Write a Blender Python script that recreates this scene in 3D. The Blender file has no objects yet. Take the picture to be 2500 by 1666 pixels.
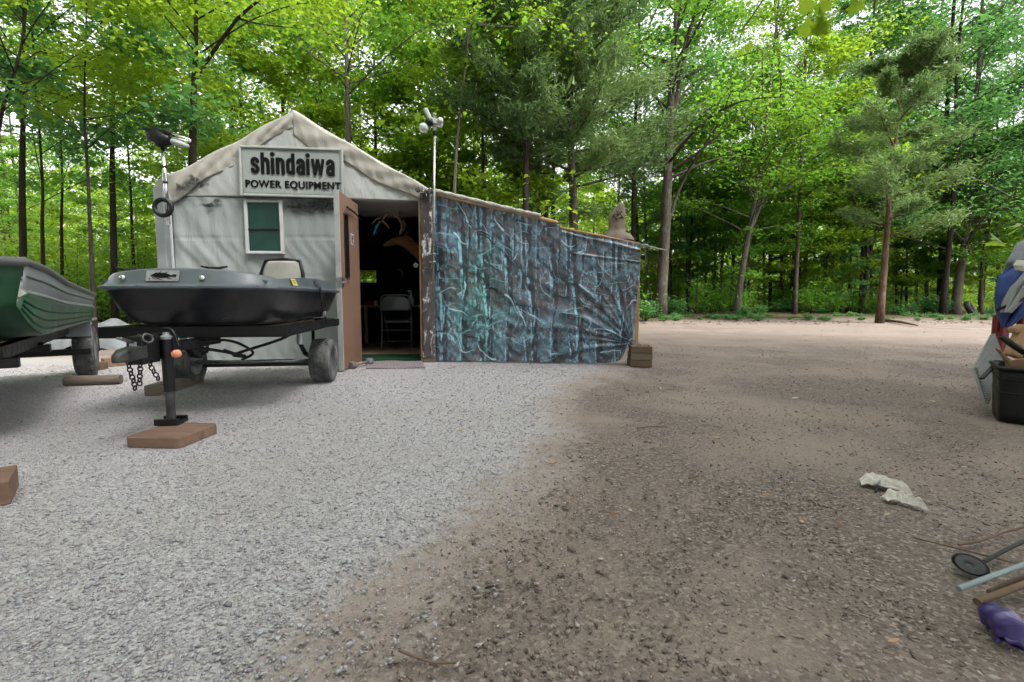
import bpy, math, random
import numpy as np
from mathutils import Vector, Matrix
R = math.radians
scene = bpy.context.scene
COL = scene.collection
# ------------------------------------------------------------------ camera
F, TH, CH = 1180.0, R(5.0), 0.82          # focal length in photo pixels, pitch, camera height
cam = bpy.data.cameras.new('camera'); cam.sensor_width = 36.0; cam.lens = F / 2500 * 36
cam.clip_start = 0.05; cam.clip_end = 500
camo = bpy.data.objects.new('camera', cam); COL.objects.link(camo)
camo.location = (0, 0, CH); camo.rotation_euler = (R(90) - TH, 0, 0)
scene.camera = camo
# ------------------------------------------------------------------ world, sun, exposure
SUN = Vector((0.55, -0.42, 0.95)).normalized()
world = bpy.data.worlds.new('World'); scene.world = world; world.use_nodes = True
wn = world.node_tree; wn.nodes.clear()
sky = wn.nodes.new('ShaderNodeTexSky'); sky.sky_type = 'NISHITA'; sky.sun_disc = False
sky.sun_elevation = math.asin(SUN.z); sky.sun_rotation = math.atan2(SUN.x, SUN.y)
sky.dust_density = 4.0; sky.air_density = 1.4
hs = wn.nodes.new('ShaderNodeHueSaturation'); hs.inputs['Saturation'].default_value = 0.10
bg = wn.nodes.new('ShaderNodeBackground'); bg.inputs['Strength'].default_value = 0.14
wo = wn.nodes.new('ShaderNodeOutputWorld')
wn.links.new(sky.outputs[0], hs.inputs['Color']); wn.links.new(hs.outputs[0], bg.inputs[0]); wn.links.new(bg.outputs[0], wo.inputs[0])
sl = bpy.data.lights.new('sun', 'SUN'); sl.energy = 1.5; sl.angle = R(16); sl.color = (1.0, 0.95, 0.88)
so = bpy.data.objects.new('sun', sl); COL.objects.link(so)
so.rotation_euler = (-SUN).to_track_quat('-Z', 'Y').to_euler(); so.location = (0, 0, 30)
scene.view_settings.view_transform = 'Standard'; scene.view_settings.look = 'None'
scene.view_settings.exposure = 2.0; scene.view_settings.gamma = 1.0
scene.render.engine = 'CYCLES'
scene.cycles.use_denoising = True
scene.cycles.max_bounces = 5; scene.cycles.diffuse_bounces = 3; scene.cycles.glossy_bounces = 2
scene.cycles.transmission_bounces = 4; scene.cycles.transparent_max_bounces = 5
scene.cycles.caustics_reflective = False; scene.cycles.caustics_refractive = False
scene.cycles.use_adaptive_sampling = True; scene.cycles.adaptive_threshold = 0.03

# ------------------------------------------------------------------ photo pixel -> place
def ray(u, v):
    x = (u - 1250) / F; y = (833 - v) / F
    return Vector((x, math.cos(TH) + y * math.sin(TH), -math.sin(TH) + y * math.cos(TH)))
def at(u, v, Y):
    d = ray(u, v); t = Y / d.y
    return Vector((d.x * t, Y, CH + d.z * t))
def gnd(u, v, z=0.0):
    d = ray(u, v); t = (z - CH) / d.z
    return Vector((d.x * t, d.y * t, z))

# ------------------------------------------------------------------ helpers
rng = np.random.default_rng(7); random.seed(7)
def lerp(a, b, t): return a + (b - a) * t
def link(o, parent=None):
    COL.objects.link(o)
    if parent is not None: o.parent = parent
    return o
def empty(name, loc=(0, 0, 0), rz=0.0, parent=None):
    o = bpy.data.objects.new(name, None); o.location = loc; o.rotation_euler = (0, 0, rz); o.empty_display_size = .1
    return link(o, parent)
def tag(o, label=None, cat=None, group=None, kind=None):
    if label: o['label'] = label
    if cat: o['category'] = cat
    if group: o['group'] = group
    if kind: o['kind'] = kind
    return o
def mesh_np(name, V, Fc, mat=None, parent=None, col=None, smooth=False):
    V = np.asarray(V, dtype=np.float32); Fc = np.asarray(Fc, dtype=np.int32)
    me = bpy.data.meshes.new(name); k = Fc.shape[1]
    me.vertices.add(len(V)); me.vertices.foreach_set('co', V.ravel())
    me.loops.add(Fc.size); me.loops.foreach_set('vertex_index', Fc.ravel())
    me.polygons.add(len(Fc)); me.polygons.foreach_set('loop_start', np.arange(0, Fc.size, k, dtype=np.int32))
    try: me.polygons.foreach_set('loop_total', np.full(len(Fc), k, dtype=np.int32))
    except Exception: pass
    if col is not None:
        a = me.color_attributes.new('Col', 'FLOAT_COLOR', 'POINT'); a.data.foreach_set('color', np.asarray(col, dtype=np.float32).ravel())
    me.update(calc_edges=True); me.validate()
    if smooth: me.polygons.foreach_set('use_smooth', np.ones(len(me.polygons), dtype=bool)); me.update()
    if mat: me.materials.append(mat)
    o = bpy.data.objects.new(name, me)
    return link(o, parent)

class MB:
    """collects shapes, builds ONE mesh object"""
    def __init__(s): s.v = []; s.f = []
    def add(s, vs, fs):
        n = len(s.v); s.v += [tuple(p) for p in vs]; s.f += [tuple(i + n for i in f) for f in fs]; return s
    def box(s, c, size, rot=None, taper=1.0):
        hx, hy, hz = size[0] / 2, size[1] / 2, size[2] / 2
        vs = []
        for z, t in ((-hz, 1), (hz, taper)):
            for x, y in ((-hx, -hy), (hx, -hy), (hx, hy), (-hx, hy)): vs.append(Vector((x * t, y * t, z)))
        if rot is not None: vs = [rot @ p for p in vs]
        return s.add([p + Vector(c) for p in vs], [(3, 2, 1, 0), (4, 5, 6, 7), (0, 1, 5, 4), (1, 2, 6, 5), (2, 3, 7, 6), (3, 0, 4, 7)])
    def bar(s, p0, p1, w, h, up=(0, 0, 1)):
        p0 = Vector(p0); p1 = Vector(p1); d = p1 - p0; y = d.normalized(); x = y.cross(Vector(up)).normalized(); z = x.cross(y)
        rot = Matrix((x, y, z)).transposed()
        return s.box((p0 + p1) / 2, (w, d.length, h), rot)
    def tube(s, pts, r, n=8, cap=True, squash=1.0):
        pts = [Vector(p) for p in pts]; m = len(pts)
        rs = r if hasattr(r, '__len__') else [r] * m
        vs = []; fs = []; prev = None
        for i, p in enumerate(pts):
            d = (pts[min(i + 1, m - 1)] - pts[max(i - 1, 0)]).normalized()
            if prev is None: x = d.orthogonal().normalized()
            else:
                x = prev - d * prev.dot(d)
                x = x.normalized() if x.length > 1e-6 else d.orthogonal().normalized()
            prev = x; y = d.cross(x)
            for k in range(n):
                a = 2 * math.pi * k / n
                vs.append(p + (x * math.cos(a) + y * math.sin(a) * squash) * rs[i])
        for i in range(m - 1):
            for k in range(n):
                a = i * n + k; b = i * n + (k + 1) % n
                fs.append((a, b, b + n, a + n))
        if cap: fs.append(tuple(range(n - 1, -1, -1))); fs.append(tuple((m - 1) * n + k for k in range(n)))
        return s.add(vs, fs)
    def lathe(s, c, axis, prof, n=24):
        """prof: (radius, offset along axis)"""
        c = Vector(c); d = Vector(axis).normalized(); x = d.orthogonal().normalized(); y = d.cross(x)
        vs = []; fs = []; m = len(prof)
        for (r, h) in prof:
            for k in range(n):
                a = 2 * math.pi * k / n
                vs.append(c + d * h + (x * math.cos(a) + y * math.sin(a)) * r)
        for i in range(m - 1):
            for k in range(n):
                a = i * n + k; b = i * n + (k + 1) % n
                fs.append((a, b, b + n, a + n))
        if prof[0][0] > 1e-4: fs.append(tuple(range(n - 1, -1, -1)))
        if prof[-1][0] > 1e-4: fs.append(tuple((m - 1) * n + k for k in range(n)))
        return s.add(vs, fs)
    def torus(s, c, axis, R_, r, n=28, m=10, squash=1.0):
        c = Vector(c); d = Vector(axis).normalized(); x = d.orthogonal().normalized(); y = d.cross(x)
        vs = []; fs = []
        for i in range(n):
            a = 2 * math.pi * i / n; e = x * math.cos(a) + y * math.sin(a)
            for k in range(m):
                b = 2 * math.pi * k / m
                vs.append(c + e * (R_ + r * math.cos(b)) + d * (r * squash * math.sin(b)))
        for i in range(n):
            for k in range(m):
                fs.append((i * m + k, ((i + 1) % n) * m + k, ((i + 1) % n) * m + (k + 1) % m, i * m + (k + 1) % m))
        return s.add(vs, fs)
    def grid(s, fn, nu, nv):
        vs = [fn(i / nu, j / nv) for j in range(nv + 1) for i in range(nu + 1)]
        w = nu + 1
        return s.add(vs, [(j * w + i, j * w + i + 1, (j + 1) * w + i + 1, (j + 1) * w + i) for j in range(nv) for i in range(nu)])
    def prism(s, poly, fn, h0, h1):
        """poly of 2d points; fn(x,y,h)->3d"""
        n = len(poly)
        vs = [fn(x, y, h0) for x, y in poly] + [fn(x, y, h1) for x, y in poly]
        fs = [tuple(range(n - 1, -1, -1)), tuple(range(n, 2 * n))] + [(i, (i + 1) % n, (i + 1) % n + n, i + n) for i in range(n)]
        return s.add(vs, fs)
    def build(s, name, mat, parent=None, smooth=False, bevel=0.0, solid=0.0, angle=None, sub=0):
        me = bpy.data.meshes.new(name); me.from_pydata(s.v, [], s.f); me.update()
        if smooth:
            me.polygons.foreach_set('use_smooth', np.ones(len(me.polygons), dtype=bool))
            if angle:
                try: me.set_sharp_from_angle(angle=R(angle))
                except Exception: pass
        if mat: me.materials.append(mat)
        o = bpy.data.objects.new(name, me); link(o, parent)
        if solid: m = o.modifiers.new('solid', 'SOLIDIFY'); m.thickness = solid; m.offset = -1
        if sub: m = o.modifiers.new('sub', 'SUBSURF'); m.levels = sub; m.render_levels = sub
        if bevel: m = o.modifiers.new('bevel', 'BEVEL'); m.width = bevel; m.segments = 2; m.limit_method = 'ANGLE'; m.angle_limit = R(40)
        return o
def copy_tree(o, parent=None):
    c = o.copy(); COL.objects.link(c); c.parent = parent
    for ch in o.children: copy_tree(ch, c)
    return c

# ------------------------------------------------------------------ materials
MATS = {}
def newmat(name):
    m = bpy.data.materials.new(name); m.use_nodes = True; nt = m.node_tree; nt.nodes.clear()
    MATS[name] = m
    return m, nt
def N(nt, typ, **kw):
    n = nt.nodes.new('ShaderNode' + typ)
    for k, v in kw.items():
        if k in n.inputs.keys(): n.inputs[k].default_value = v
        else: setattr(n, k, v)
    return n
def ramp(nt, fac, stops):
    r = nt.nodes.new('ShaderNodeValToRGB'); cr = r.color_ramp
    while len(cr.elements) < len(stops): cr.elements.new(0.5)
    for e, (p, c) in zip(cr.elements, stops): e.position = p; e.color = (*c, 1) if len(c) == 3 else c
    nt.links.new(fac, r.inputs[0]); return r.outputs[0]
def mixc(nt, fac, a, b, mode='MIX'):
    m = nt.nodes.new('ShaderNodeMix'); m.data_type = 'RGBA'; m.blend_type = mode
    for sock, val in ((m.inputs[0], fac), (m.inputs[6], a), (m.inputs[7], b)):
        if hasattr(val, 'is_output') or hasattr(val, 'links'): nt.links.new(val, sock)
        elif isinstance(val, (int, float)): sock.default_value = val
        else: sock.default_value = (*val, 1)
    return m.outputs[2]
def coords(nt, kind='Object', scale=(1, 1, 1)):
    t = nt.nodes.new('ShaderNodeTexCoord'); m = nt.nodes.new('ShaderNodeMapping'); m.inputs['Scale'].default_value = scale
    nt.links.new(t.outputs[kind], m.inputs[0]); return m.outputs[0]
def noise(nt, vec, scale, detail=4, rough=.55, dist=0.0):
    n = N(nt, 'TexNoise', Scale=scale, Detail=detail, Roughness=rough, Distortion=dist); nt.links.new(vec, n.inputs['Vector']); return n.outputs[0]
def finish(nt, color, rough=.6, metal=0.0, spec=.4, bump=None, bstr=.2, bdist=.01, extra=None):
    p = N(nt, 'BsdfPrincipled'); o = N(nt, 'OutputMaterial')
    if hasattr(color, 'links'): nt.links.new(color, p.inputs['Base Color'])
    else: p.inputs['Base Color'].default_value = (*color, 1)
    if hasattr(rough, 'links'): nt.links.new(rough, p.inputs['Roughness'])
    else: p.inputs['Roughness'].default_value = rough
    p.inputs['Metallic'].default_value = metal; p.inputs['Specular IOR Level'].default_value = spec
    if bump is not None:
        b = N(nt, 'Bump', Strength=bstr, Distance=bdist); nt.links.new(bump, b.inputs['Height']); nt.links.new(b.outputs[0], p.inputs['Normal'])
    nt.links.new(p.outputs[0], o.inputs[0]); return p
def pmat(name, c1, c2=None, scale=6, rough=.6, metal=0.0, spec=.4, bscale=60, bstr=.15, bdist=.004, stretch=(1, 1, 1), dirt=None, dscale=2.5, dlo=.5, dhi=.7, rvar=.12):
    """two-tone noise, optional dirt patches, fine relief and uneven gloss"""
    m, nt = newmat(name); c = coords(nt, 'Object', stretch)
    c2 = c2 or tuple(x * .75 for x in c1)
    f = noise(nt, c, scale, 6, .6)
    col = ramp(nt, f, [(.32, c2), (.68, c1)])
    if dirt:
        d = noise(nt, c, dscale, 8, .65, .6); k = ramp(nt, d, [(dlo, (0, 0, 0)), (dhi, (1, 1, 1))]); col = mixc(nt, k, col, dirt)
    b = noise(nt, c, bscale, 4, .6)
    rr = ramp(nt, f, [(.3, (rough - rvar,) * 3), (.7, (min(1, rough + rvar),) * 3)])
    finish(nt, col, rr, metal, spec, b, bstr, bdist)
    return m

# ------------------------------------------------------------------ ground
EDGE = [gnd(u, v) for u, v in ((1640, 800), (1500, 892), (1420, 955), (1335, 1060), (1230, 1180), (1130, 1310), (1000, 1480), (880, 1640))]
EY = np.array([p.y for p in EDGE][::-1]); EX = np.array([p.x for p in EDGE][::-1])
def vnoise(x, y, s, seed=0):
    """cheap smooth noise from sines"""
    r = np.random.default_rng(seed); o = np.zeros_like(x)
    for i in range(7):
        a = r.uniform(0, 6.28); f = s * r.uniform(.5, 1.8); o += np.sin((x * math.cos(a) + y * math.sin(a)) * f + r.uniform(0, 6.28))
    return o / 7
def gravel_mask(x, y):
    e = np.interp(y, EY, EX) + .30 * vnoise(x, y, 2.4, 3) + .16 * vnoise(x, y, 8.0, 4)
    w = .30 + .05 * y
    m = np.clip(.5 - (x - e) / (2 * w), 0, 1)
    return m * np.clip((7.4 - y) / 1.0, 0, 1)
xs = np.concatenate([np.linspace(-140, -9, 30), np.arange(-8.9, 9.0, .07), np.linspace(9.1, 140, 30)])
ys = np.concatenate([np.linspace(-40, .4, 10), np.arange(.5, 9.5, .07), np.linspace(9.6, 40, 70), np.linspace(42, 260, 30)])
GX, GY = np.meshgrid(xs, ys)
near = np.clip((11 - GY) / 3, 0, 1)
GZ = np.zeros_like(GX)
dirtm = 1 - gravel_mask(GX, GY)
GZ -= dirtm * np.clip(.010 * (1 + vnoise(GX, GY, 2.2, 9) + .6 * vnoise(GX, GY, 7, 10)), 0, .04) * np.clip((18 - GY) / 4, 0, 1)
forest_edge = 17.4 + 2.0 * vnoise(GX, GX * 0 + 1, .5, 21)
fm = np.clip((GY - forest_edge) / 1.6, 0, 1)
fm = np.maximum(fm, np.clip((GY - 7.6) / 1.5, 0, 1) * np.clip((-4.6 - GX) / 1.2, 0, 1))
GZ += fm * .10 * (1 + vnoise(GX, GY, 1.0, 5)) * np.clip((GY - 8) / 8, 0, 1)
V = np.stack([GX, GY, GZ], -1).reshape(-1, 3)
w = len(xs); h = len(ys); I = np.arange(w * h).reshape(h, w)
Fc = np.stack([I[:-1, :-1], I[:-1, 1:], I[1:, 1:], I[1:, :-1]], -1).reshape(-1, 4)
gcol = np.stack([1 - dirtm, fm, GX * 0, GX * 0 + 1], -1).reshape(-1, 4)
m, nt = newmat('ground'); c = coords(nt, 'Object')
att = N(nt, 'Attribute', attribute_name='Col'); sep = N(nt, 'SeparateColor'); nt.links.new(att.outputs['Color'], sep.inputs[0])
# gravel: grains of two sizes
def grains(scale, stops):
    v_ = N(nt, 'TexVoronoi', Scale=scale); nt.links.new(c, v_.inputs['Vector'])
    bw = N(nt, 'SeparateColor'); nt.links.new(v_.outputs['Color'], bw.inputs[0])
    return ramp(nt, bw.outputs[0], stops), v_.outputs['Distance']
g1, gd1 = grains(125, [(0, (.21, .20, .205)), (.22, (.30, .288, .296)), (.7, (.36, .346, .356)), (1, (.45, .436, .446))])
n1 = noise(nt, c, 1.1, 6, .6); gcolr = mixc(nt, ramp(nt, n1, [(.42, (0, 0, 0)), (.72, (.55, .55, .55))]), g1, (.29, .265, .24))
d1, dd1 = grains(105, [(0, (.085, .068, .060)), (.35, (.125, .100, .088)), (.8, (.175, .143, .126)), (1, (.28, .235, .21))])
dn = noise(nt, coords(nt, 'Object', (1, 1.0, 1)), .85, 8, .62, .5)
sand = ramp(nt, dn, [(.44, (.03, .03, .03)), (.60, (.92, .92, .92))])
fn_ = noise(nt, c, 160, 3, .6); sandc = ramp(nt, fn_, [(.35, (.185, .148, .127)), (.65, (.265, .217, .188))])
dirt = mixc(nt, sand, d1, sandc)
# the pale dusty wheel way in front of the woods
spos = N(nt, 'SeparateXYZ'); nt.links.new(c, spos.inputs[0])
way = N(nt, 'MapRange'); way.inputs['From Min'].default_value = 5.5; way.inputs['From Max'].default_value = 9.0; nt.links.new(spos.outputs[1], way.inputs[0])
wn_ = noise(nt, coords(nt, 'Object', (.25, 1, 1)), 1.1, 7, .6)
wayf = N(nt, 'Math', operation='MULTIPLY'); nt.links.new(way.outputs[0], wayf.inputs[0]); nt.links.new(ramp(nt, wn_, [(.36, (0, 0, 0)), (.6, (.9, .9, .9))]), wayf.inputs[1])
dirt = mixc(nt, wayf.outputs[0], dirt, (.185, .151, .132))
brk = noise(nt, c, 14, 6, .7)
gm = N(nt, 'Math', operation='ADD'); nt.links.new(sep.outputs[0], gm.inputs[0])
bm_ = N(nt, 'Math', operation='MULTIPLY_ADD'); nt.links.new(brk, bm_.inputs[0]); bm_.inputs[1].default_value = .9; bm_.inputs[2].default_value = -.45; nt.links.new(bm_.outputs[0], gm.inputs[1])
gmask = ramp(nt, gm.outputs[0], [(.30, (0, 0, 0)), (.72, (1, 1, 1))])
edgef = ramp(nt, gm.outputs[0], [(.25, (0, 0, 0)), (.5, (.7, .7, .7)), (.85, (0, 0, 0))])
base = mixc(nt, edgef, mixc(nt, gmask, dirt, gcolr), (.275, .222, .192))
ln = noise(nt, c, 9, 8, .7); litter = ramp(nt, ln, [(.35, (.03, .022, .014)), (.5, (.075, .052, .033)), (.62, (.03, .055, .014)), (.75, (.12, .09, .06))])
base = mixc(nt, sep.outputs[1], base, litter)
bsum = N(nt, 'Math', operation='ADD'); nt.links.new(gd1, bsum.inputs[0]); nt.links.new(noise(nt, c, 6, 8, .7), bsum.inputs[1])
finish(nt, base, .95, 0, .15, bsum.outputs[0], .3, .008)
g = mesh_np('ground', V, Fc, m, None, gcol, True); tag(g, 'pale gravel and brown dirt clearing that runs into leaf litter under the trees', 'ground', kind='structure')

# loose stones and chips lying on it (nobody could count them)
OCT_V = np.array([(1, 0, 0), (-1, 0, 0), (0, 1, 0), (0, -1, 0), (0, 0, 1), (0, 0, -1)], dtype=np.float32)
OCT_F = np.array([(0, 2, 4), (2, 1, 4), (1, 3, 4), (3, 0, 4), (2, 0, 5), (1, 2, 5), (3, 1, 5), (0, 3, 5)])
def scatter(pos, rad, flat, elong, tint, name, mat, label, cat):
    n = len(pos); jit = rng.uniform(.6, 1.35, (n, 6, 1)).astype(np.float32)
    P = OCT_V[None] * jit + rng.normal(0, .18, (n, 6, 3)).astype(np.float32)
    sc = np.stack([rad * elong, rad, rad * flat], -1)[:, None, :]
    P = P * sc
    a = rng.uniform(0, 6.283, n); ca, sa = np.cos(a)[:, None], np.sin(a)[:, None]
    t = rng.normal(0, .28, n); ct, st = np.cos(t)[:, None], np.sin(t)[:, None]
    x, y, z = P[..., 0], P[..., 1], P[..., 2]
    x, z = x * ct + z * st, -x * st + z * ct
    x, y = x * ca - y * sa, x * sa + y * ca
    P = np.stack([x, y, z], -1) + pos[:, None, :]
    Fc = (OCT_F[None] + (np.arange(n) * 6)[:, None, None]).reshape(-1, 3)
    colr = np.repeat(tint[:, None, :], 6, 1).reshape(-1, 4)
    o = mesh_np(name, P.reshape(-1, 3), Fc, mat, None, colr)
    return tag(o, label, cat, kind='stuff')
def vcmat(name, rough=.9, spec=.2, bump=0):
    m, nt = newmat(name); a = N(nt, 'Attribute', attribute_name='Col'); c = coords(nt)
    nz = noise(nt, c, 220, 3, .6); col = mixc(nt, 1.0, a.outputs['Color'], ramp(nt, nz, [(.3, (.72, .72, .72)), (.7, (1.15, 1.15, 1.15))]), 'MULTIPLY')
    finish(nt, col, rough, 0, spec); return m
def sample_ground(n, y0, y1, power=1.0):
    y = y0 + (y1 - y0) * rng.uniform(0, 1, n) ** power
    x = rng.uniform(-1.12, 1.12, n) * (y + .15)
    return x, y
BLOCK = []   # footprints to keep stones out of: (x0,x1,y0,y1)
x, y = sample_ground(165000, .85, 6.2, 1.15)
gmv = gravel_mask(x, y); keep = (rng.uniform(0, 1, len(x)) < gmv ** 1.5) & ~((y > 6.0) & (x < -.95))
x, y = x[keep], y[keep]; n = len(x)
rad = rng.lognormal(math.log(.0029), .42, n) * (1 + .10 * np.clip(y - 2, 0, 4))
b = np.clip(rng.normal(.37, .045, n) + .035 * vnoise(x, y, 1.3, 61), .08, .55); warm = rng.normal(0, .012, n)
dark = rng.uniform(0, 1, n) < .05; b[dark] *= .55
tint = np.stack([b + warm + .006, b - .010, b - warm + .010, np.ones(n)], -1)
scatter(np.stack([x, y, rad * .35], -1), rad, rng.uniform(.35, .65, n), rng.uniform(.9, 1.6, n), np.clip(tint, .01, 1), 'gravel', vcmat('gravel_stone'), 'loose pale crushed gravel covering the left of the clearing', 'gravel')
x, y = sample_ground(115000, .85, 8.5, 1.25)
clump = .5 + .5 * vnoise(x, y, 4.5, 31) + .35 * vnoise(x, y, 13, 32)
keep = (rng.uniform(0, 1, len(x)) < (1 - gravel_mask(x, y)) * np.clip(clump * 1.5 - .22, .05, 1)) & ~((y > 6.0) & (x < 1.9))
x, y = x[keep], y[keep]; n = len(x)
rad = rng.lognormal(math.log(.0030), .40, n) * (1 + .06 * np.clip(y - 2, 0, 6))
pal = np.array([(.185, .150, .133), (.14, .112, .098), (.265, .224, .204), (.07, .057, .051), (.37, .325, .305), (.19, .143, .118)])
pi_ = rng.choice(6, n, p=[.33, .24, .20, .05, .09, .09]); tc = pal[pi_] * rng.uniform(.75, 1.25, (n, 1))
scatter(np.stack([x, y, rad * .15 - .008], -1), rad, rng.uniform(.22, .5, n), rng.lognormal(.35, .35, n), np.concatenate([tc, np.ones((n, 1))], 1), 'dirt_chips', vcmat('dirt_chip'), 'scattered pebbles and bark chips on the brown dirt', 'pebbles')
# dead leaves and wood flecks on the dirt and along the woods
def fallen(n, y0, y1, fn, size, name, label):
    x, y = sample_ground(n, y0, y1, .8); k = fn(x, y); x, y = x[k], y[k]; n = len(x)
    a = rng.uniform(0, 6.28, n); s = rng.lognormal(math.log(size), .35, n); e = rng.uniform(.35, .7, n)
    t = np.array([(-1, 0, 0), (-.2, -1, .25), (1, 0, .1), (-.1, 1, .3)])
    P = np.repeat(t[None], n, 0); P[:, :, 2] *= rng.uniform(.1, 1.2, (n, 1)); P[:, :, 1] *= e[:, None]; P *= s[:, None, None]
    X = P[..., 0] * np.cos(a)[:, None] - P[..., 1] * np.sin(a)[:, None]; Y = P[..., 0] * np.sin(a)[:, None] + P[..., 1] * np.cos(a)[:, None]
    P = np.stack([X + x[:, None], Y + y[:, None], P[..., 2] + .012], -1)
    pal = np.array([(.22, .12, .06), (.33, .22, .14), (.12, .07, .045), (.40, .31, .22), (.09, .10, .03)])
    tc = pal[rng.choice(5, n, p=[.3, .25, .25, .15, .05])] * rng.uniform(.7, 1.2, (n, 1))
    tc = np.concatenate([tc, np.ones((n, 1))], 1)
    o = mesh_np(name, P.reshape(-1, 3), np.arange(n * 4).reshape(n, 4), vcmat(name), None, np.repeat(tc[:, None], 4, 1).reshape(-1, 4))
    tag(o, label, 'leaf litter', kind='stuff')
fallen(1300, 1.6, 14.0, lambda x, y: (rng.uniform(0, 1, len(x)) < (1 - gravel_mask(x, y)) * .9 + .025) & ~((y > 5.7) & (x < 1.95)), .019, 'dead_leaves', 'dead brown leaves lying about the clearing')
fallen(16000, 14.2, 24, lambda x, y: (x > -30) & (rng.uniform(0, 1, len(x)) < np.clip((y - 14.5) / 3.2, .03, 1)), .045, 'leaf_litter', 'brown leaf litter along the foot of the woods')

# ------------------------------------------------------------------ foliage
def leafmat(name, dark, light, trans, tmix=.42, rough=.42, spec=.35):
    m, nt = newmat(name); a = N(nt, 'Attribute', attribute_name='Col'); s = N(nt, 'SeparateColor'); nt.links.new(a.outputs['Color'], s.inputs[0])
    oi = N(nt, 'ObjectInfo'); ad = N(nt, 'Math', operation='MULTIPLY_ADD'); nt.links.new(oi.outputs['Random'], ad.inputs[0]); ad.inputs[1].default_value = .34; nt.links.new(s.outputs[0], ad.inputs[2])
    sb = N(nt, 'Math', operation='SUBTRACT'); nt.links.new(ad.outputs[0], sb.inputs[0]); sb.inputs[1].default_value = .17
    col = ramp(nt, sb.outputs[0], [(0, dark), (1, light)]); tcol = mixc(nt, .6, col, trans)
    p = N(nt, 'BsdfPrincipled', Roughness=rough); p.inputs['Specular IOR Level'].default_value = spec; nt.links.new(col, p.inputs['Base Color'])
    t = N(nt, 'BsdfTranslucent'); nt.links.new(tcol, t.inputs[0])
    mx = N(nt, 'MixShader'); mx.inputs[0].default_value = tmix; nt.links.new(p.outputs[0], mx.inputs[1]); nt.links.new(t.outputs[0], mx.inputs[2])
    o = N(nt, 'OutputMaterial'); nt.links.new(mx.outputs[0], o.inputs[0]); return m
L_YEL = leafmat('leaf_yellow_green', (.07, .165, .011), (.27, .42, .034), (.42, .60, .04), .5)
L_MID = leafmat('leaf_mid_green', (.034, .115, .016), (.13, .31, .035), (.26, .50, .04), .48)
L_COOL = leafmat('leaf_cool_green', (.028, .10, .036), (.10, .25, .08), (.16, .38, .07), .45)
L_CED = leafmat('cedar_spray', (.045, .095, .036), (.17, .25, .09), (.20, .33, .08), .38, .7, .2)
def barkmat(name, c1, c2, moss=None):
    m, nt = newmat(name); c = coords(nt, 'Object', (1, 1, .16))
    f = noise(nt, c, 26, 6, .7, .4); col = ramp(nt, f, [(.35, c2), (.65, c1)])
    if moss:
        d = noise(nt, coords(nt), 3.5, 5, .6); col = mixc(nt, ramp(nt, d, [(.5, (0, 0, 0)), (.68, (.8, .8, .8))]), col, moss)
    finish(nt, col, .95, 0, .15, f, .8, .02); return m
B_GREY = barkmat('bark_grey', (.10, .083, .068), (.03, .025, .021), (.11, .115, .09))
B_DARK = barkmat('bark_dark', (.05, .04, .034), (.014, .012, .011))
B_RED = barkmat('bark_red_brown', (.14, .088, .062), (.05, .03, .022), (.15, .12, .10))
B_PALE = barkmat('bark_pale', (.15, .13, .113), (.055, .047, .041), (.10, .105, .085))

def leaf_quads(P, size, tilt=.55, droop=.25, aspect=.62):
    """P (n,3) leaf positions -> folded diamond leaves"""
    n = len(P); a = rng.uniform(0, 6.283, n)
    d = np.stack([np.cos(a), np.sin(a), rng.normal(-droop, tilt * .7, n)], -1); d /= np.linalg.norm(d, axis=1, keepdims=True)
    up = np.stack([rng.normal(0, tilt, n), rng.normal(0, tilt, n), np.ones(n)], -1)
    s = np.cross(d, up); s /= np.linalg.norm(s, axis=1, keepdims=True) + 1e-9
    nn = np.cross(s, d); L = size * rng.lognormal(0, .25, n)[:, None]; W = L * aspect
    fold = nn * L * .12
    Q = np.stack([P - d * L * .5, P - d * L * .08 - s * W * .5 + fold, P + d * L * .5, P - d * L * .08 + s * W * .5 + fold], 1)
    return Q.reshape(-1, 3)
def leaf_obj(name, P, size, mat, parent, tint=None, **kw):
    n = len(P); Q = leaf_quads(P, size, **kw)
    if tint is None: tint = np.clip(rng.normal(.45, .2, n), 0, 1)
    c = np.repeat(np.stack([tint, tint, tint, np.ones(n)], -1)[:, None], 4, 1).reshape(-1, 4)
    return mesh_np(name, Q, np.arange(n * 4).reshape(n, 4), mat, parent, c)
def curve_pts(pts, n):
    """resample a polyline smoothly (catmull-rom)"""
    pts = [Vector(p) for p in pts]; P = [pts[0] * 2 - pts[1]] + pts + [pts[-1] * 2 - pts[-2]]; out = []
    m = len(pts) - 1
    for i in range(n + 1):
        t = i / n * m; k = min(int(t), m - 1); f = t - k; p0, p1, p2, p3 = P[k], P[k + 1], P[k + 2], P[k + 3]
        out.append(.5 * ((2 * p1) + (p2 - p0) * f + (2 * p0 - 5 * p1 + 4 * p2 - p3) * f * f + (3 * p1 - p0 - 3 * p2 + p3) * f ** 3))
    return out
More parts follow.
